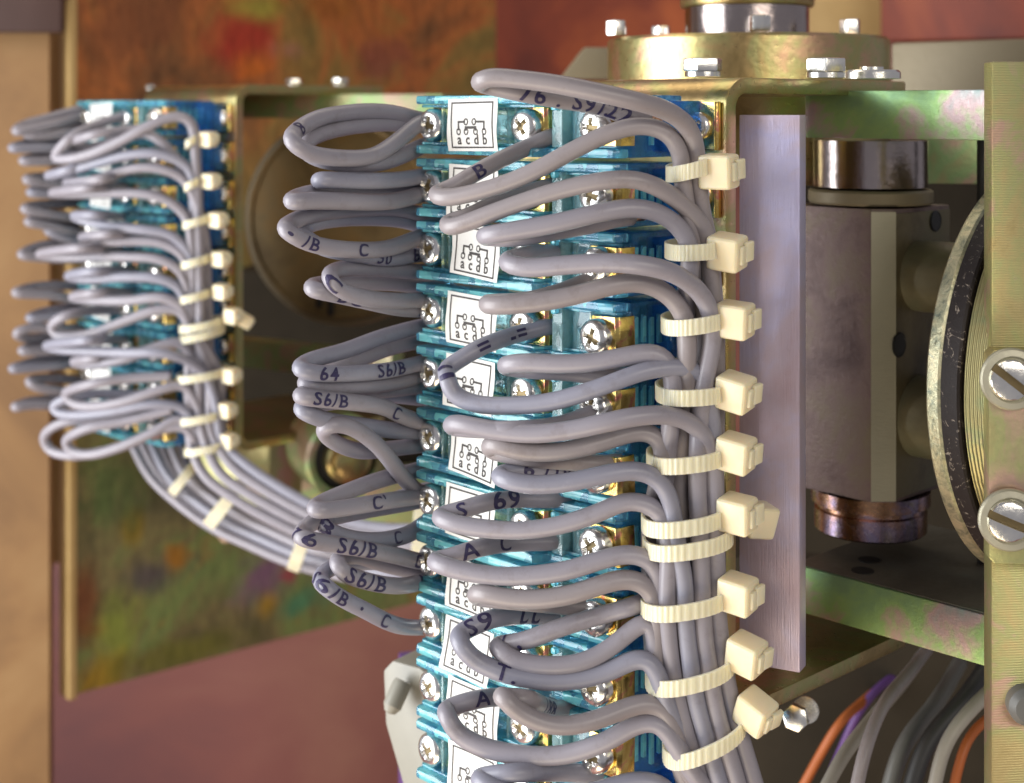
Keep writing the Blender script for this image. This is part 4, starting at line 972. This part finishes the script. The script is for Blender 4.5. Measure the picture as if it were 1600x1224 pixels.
def flane(k, y):
    L = FLN[k]
    for i in range(len(FLY) - 1):
        if FLY[i] <= y <= FLY[i + 1]: return L[i] + (L[i + 1] - L[i]) * (y - FLY[i]) / (FLY[i + 1] - FLY[i])
    return L[0] if y < FLY[0] else L[-1]
def curve_at(C, q):
    f = arc_fracs(C)
    for i in range(len(C) - 1):
        if f[i] <= q <= f[i + 1]:
            m = (q - f[i]) / (f[i + 1] - f[i]); return (C[i][0] + (C[i + 1][0] - C[i][0]) * m, C[i][1] + (C[i + 1][1] - C[i][1]) * m)
    return C[-1]
LOWER = [(206, 700), (262, 775), (330, 824), (440, 876), (520, 900), (620, 912), (720, 912)]
UPPER = [(352, 690), (392, 734), (470, 782), (545, 815), (620, 828), (660, 826), (730, 820)]
def tail_point(q, t):
    a, b = curve_at(LOWER, t), curve_at(UPPER, t)
    return a[0] + (b[0] - a[0]) * q, a[1] + (b[1] - a[1]) * q
fd = loc(FAR, 0.72, -0.15, 0).y
def far_right(label, back, front, U, ln, layer, tail=None, mat='wire'):
    pts = []
    if back:
        fb = arc_fracs(back)
        for (x, y), q in zip(back, fb): pts.append(on_u(x, y, -0.02 + (U - 0.022 + 0.02) * q, FAR))
    ff = arc_fracs(front)
    dj = fd - 0.055
    for (x, y), q in zip(front, ff):
        p = on_u(x, y, U + (-0.075 - U) * q ** 1.15, FAR); m = max(0, (q - 0.5) / 0.5); m = m * m * (3 - 2 * m)
        pts.append(at(x, y, p.y + (dj - p.y) * m))
    x, y = front[-1]; yy = y + 35
    while yy < 700:
        m = max(0, min(1, (yy - y - 15) / 90.0))
        pts.append(at(x + (flane(ln, yy) - x) * min(1, (yy - y) / 60), yy, dj + (0.008 + 0.043 * layer) * m)); yy += 45
    if tail is not None:
        d0 = pts[-1].y
        for t in (0.12, 0.25, 0.4, 0.55, 0.7, 0.85, 1.0):
            tx, ty = tail_point(tail, t); pts.append(at(tx, ty, d0 + (5.7 - d0) * t + 0.02 * layer))
    return Wire("bundle_wire", label, GFR, pts, mat)
FRW = [
 ("blurred wire arching highest over the far stack and down its bundle", [(205,178),(150,196),(110,216)], [(86,246),(112,248),(150,238),(190,220),(225,201),(255,187),(283,182),(300,193),(304,215)], 0.27, 'C', 0, 0.68),
 ("short blurred loop above the highest arch of the far stack", [(238,200),(190,205),(150,210)], [(100,229),(130,232),(165,225),(200,213),(238,212)], 0.22, 'D', 2, None),
 ("blurred wire bowing up at the second far terminal", [(200,236),(150,250),(110,265)], [(75,275),(100,271),(150,256),(200,243),(240,240),(270,247),(294,262),(303,285)], 0.27, 'D', 1, None),
 ("blurred wire just below the one bowing up, far stack", [(200,270),(160,280)], [(104,286),(140,283),(180,271),(220,262),(255,265),(283,277),(300,300)], 0.23, 'B', 1, None),
 ("blurred pale tipped wire at the third far terminal", [(200,290),(140,294)], [(82,302),(110,303),(150,303),(200,302),(240,306),(272,320),(294,345)], 0.26, 'D', 0, 0.51),
 ("blurred wire sloping down right at the fourth far terminal into the bundle", [(200,340),(150,336)], [(115,338),(140,347),(180,355),(230,360),(268,368),(296,395)], 0.22, 'C', 1, None),
 ("blurred wire with light print at the fifth far terminal", [(220,366),(170,366)], [(128,372),(170,378),(220,377),(258,382),(288,402)], 0.2, 'D', 1, None),
 ("long level blurred wire across the fifth far terminal", [(200,392),(130,388)], [(62,398),(100,402),(140,402),(200,402),(250,406),(280,422),(292,448)], 0.27, 'D', 2, None),
 ("blurred white tipped wire above the sixth far terminal", [(210,424),(150,424)], [(107,432),(140,436),(200,433),(250,436),(280,450),(290,475)], 0.22, 'C', 2, None),
 ("second blurred white tipped wire, just below the other", [(210,458),(150,458)], [(113,465),(150,469),(200,470),(258,466),(284,480),(294,505)], 0.2, 'B', 0, 0.85),
 ("blurred open hook of wire at the seventh far terminal", [(196,484),(140,486),(102,494)], [(80,511),(88,524),(112,527),(150,520),(200,500),(250,484),(283,486),(296,510)], 0.27, 'A', 1, None),
 ("long blurred wire crossing over the far bundle below its fifth tie", [(200,530),(140,532)], [(73,541),(100,547),(150,549),(200,552),(250,552),(290,562),(318,582),(332,610)], 0.27, 'A', 0, 1.0),
 ("short blurred wire under the long crossing one, far stack", [(200,556),(150,560)], [(115,566),(140,570),(190,563),(240,544),(280,536),(300,555)], 0.2, 'C', 1, None),
 ("blurred hook of wire at the eighth far terminal, upper of two", [(268,588),(200,592),(145,600)], [(102,617),(115,631),(150,635),(200,626),(250,609),(288,603),(304,625)], 0.25, 'B', 1, None),
 ("blurred hook of wire at the eighth far terminal, lower of two", [(230,618),(150,616),(102,624)], [(82,637),(92,646),(130,649),(180,643),(240,632),(285,638),(304,660)], 0.27, 'C', 1, None),
 ("big blurred wire loop at the bottom left of the far stack", [(245,648),(150,655),(92,663)], [(68,684),(76,702),(105,712),(150,708),(200,694),(250,672),(290,668),(305,690)], 0.27, 'D', 2, None),
 ("big blurred wire loop at the bottom of the far stack, right one of two", [(270,640),(200,658),(132,671)], [(102,692),(112,706),(140,711),(185,700),(240,676),(282,654),(304,668)], 0.25, 'B', 2, None),
]
for i, (lab, bk, fr, U, ln, ly, tl) in enumerate(FRW):
    far_right(lab, bk, fr, U, ln, ly, tl, MATS[i % 3])
# wires that come out from under the far stack and join the curved bundle
GH = "blurred wires from under the far stack in the curved bundle"
for i, (x, q, dd) in enumerate(((205, 0.0, 0.0), (222, 0.085, 0.12), (238, 0.17, 0.0), (252, 0.255, 0.12), (268, 0.34, 0.0), (288, 0.42, 0.12))):
    pts = [at(x - 30, 640, 6.55 + dd), at(x - 10, 672, 6.5 + dd)]
    for t in (0.1, 0.2, 0.3, 0.42, 0.55, 0.7, 0.85, 1.0):
        tx, ty = tail_point(q, t); m = max(0, 1 - t / 0.2)
        pts.append(at(tx + (x + 8 - tx) * m * 0.35, ty, 6.42 + dd + (5.75 - 6.42) * t))
    Wire("harness_wire", f"blurred grey wire fanning out below the far stack, {['outermost', 'second', 'third', 'fourth', 'fifth', 'innermost'][i]} from the lower left", GH, pts, MATS[i % 3])
GFT = "nylon ties on the far bundle"
FT = [(296, 312, 222, 325, 218), (294, 316, 288, 329, 283), (290, 330, 346, 340, 344), (287, 330, 408, 345, 405), (284, 330, 462, 347, 456), (284, 348, 507, 364, 494), (279, 352, 585, 361, 587), (281, 350, 650, 354, 641), (292, 356, 697, 357, 689)]
for i, (x0, x1, y, hx, hy) in enumerate(FT):
    tie(f"blurred cream tie on the far wire bundle, {ORD[i]} of the nine with heads", x0, x1, y, fd, hx, hy, fd - 0.055, GFT, 0.095, 0.016, rot=(6, 4, -32))
tie("slack blurred tie sticking out right, below the fifth tie of the far bundle", 285, 348, 522, fd, 384, 502, fd, GFT, 0.098, 0.02, rot=(10, 30, 20), hs=0.85)
def band(label, p, q, d, wpx):
    """tie seen on the curved bundle: an oval band whose long axis runs from p to q"""
    a, b = at(*p, d), at(*q, d); a = a.lerp(b, 0.07)
    c_ = (a + b) / 2; v = b - a
    t = thing("cable_tie", label, "cable tie", c_, 0, "nylon ties on the curved bundle")
    t.rotation_euler = (0, -math.atan2(v.z, v.x), 0)
    put("strap", strap_mesh(v.length / 2, 0.075, wpx / 2 / FPX * d, 0.005, 0, ribs=False), M['nylon'], t)
band("blurred tie across the curved bundle, first after it leaves the far stack", (268, 772), (305, 726), 6.28, 15)
band("wide blurred tie across the middle of the curved bundle", (322, 826), (392, 736), 6.15, 20)
band("blurred tie across the curved bundle at its lowest point before the near stack", (456, 896), (492, 800), 5.98, 20)
band("blurred pale tie on the curved bundle just behind the near stack", (655, 905), (662, 780), 5.72, 26)
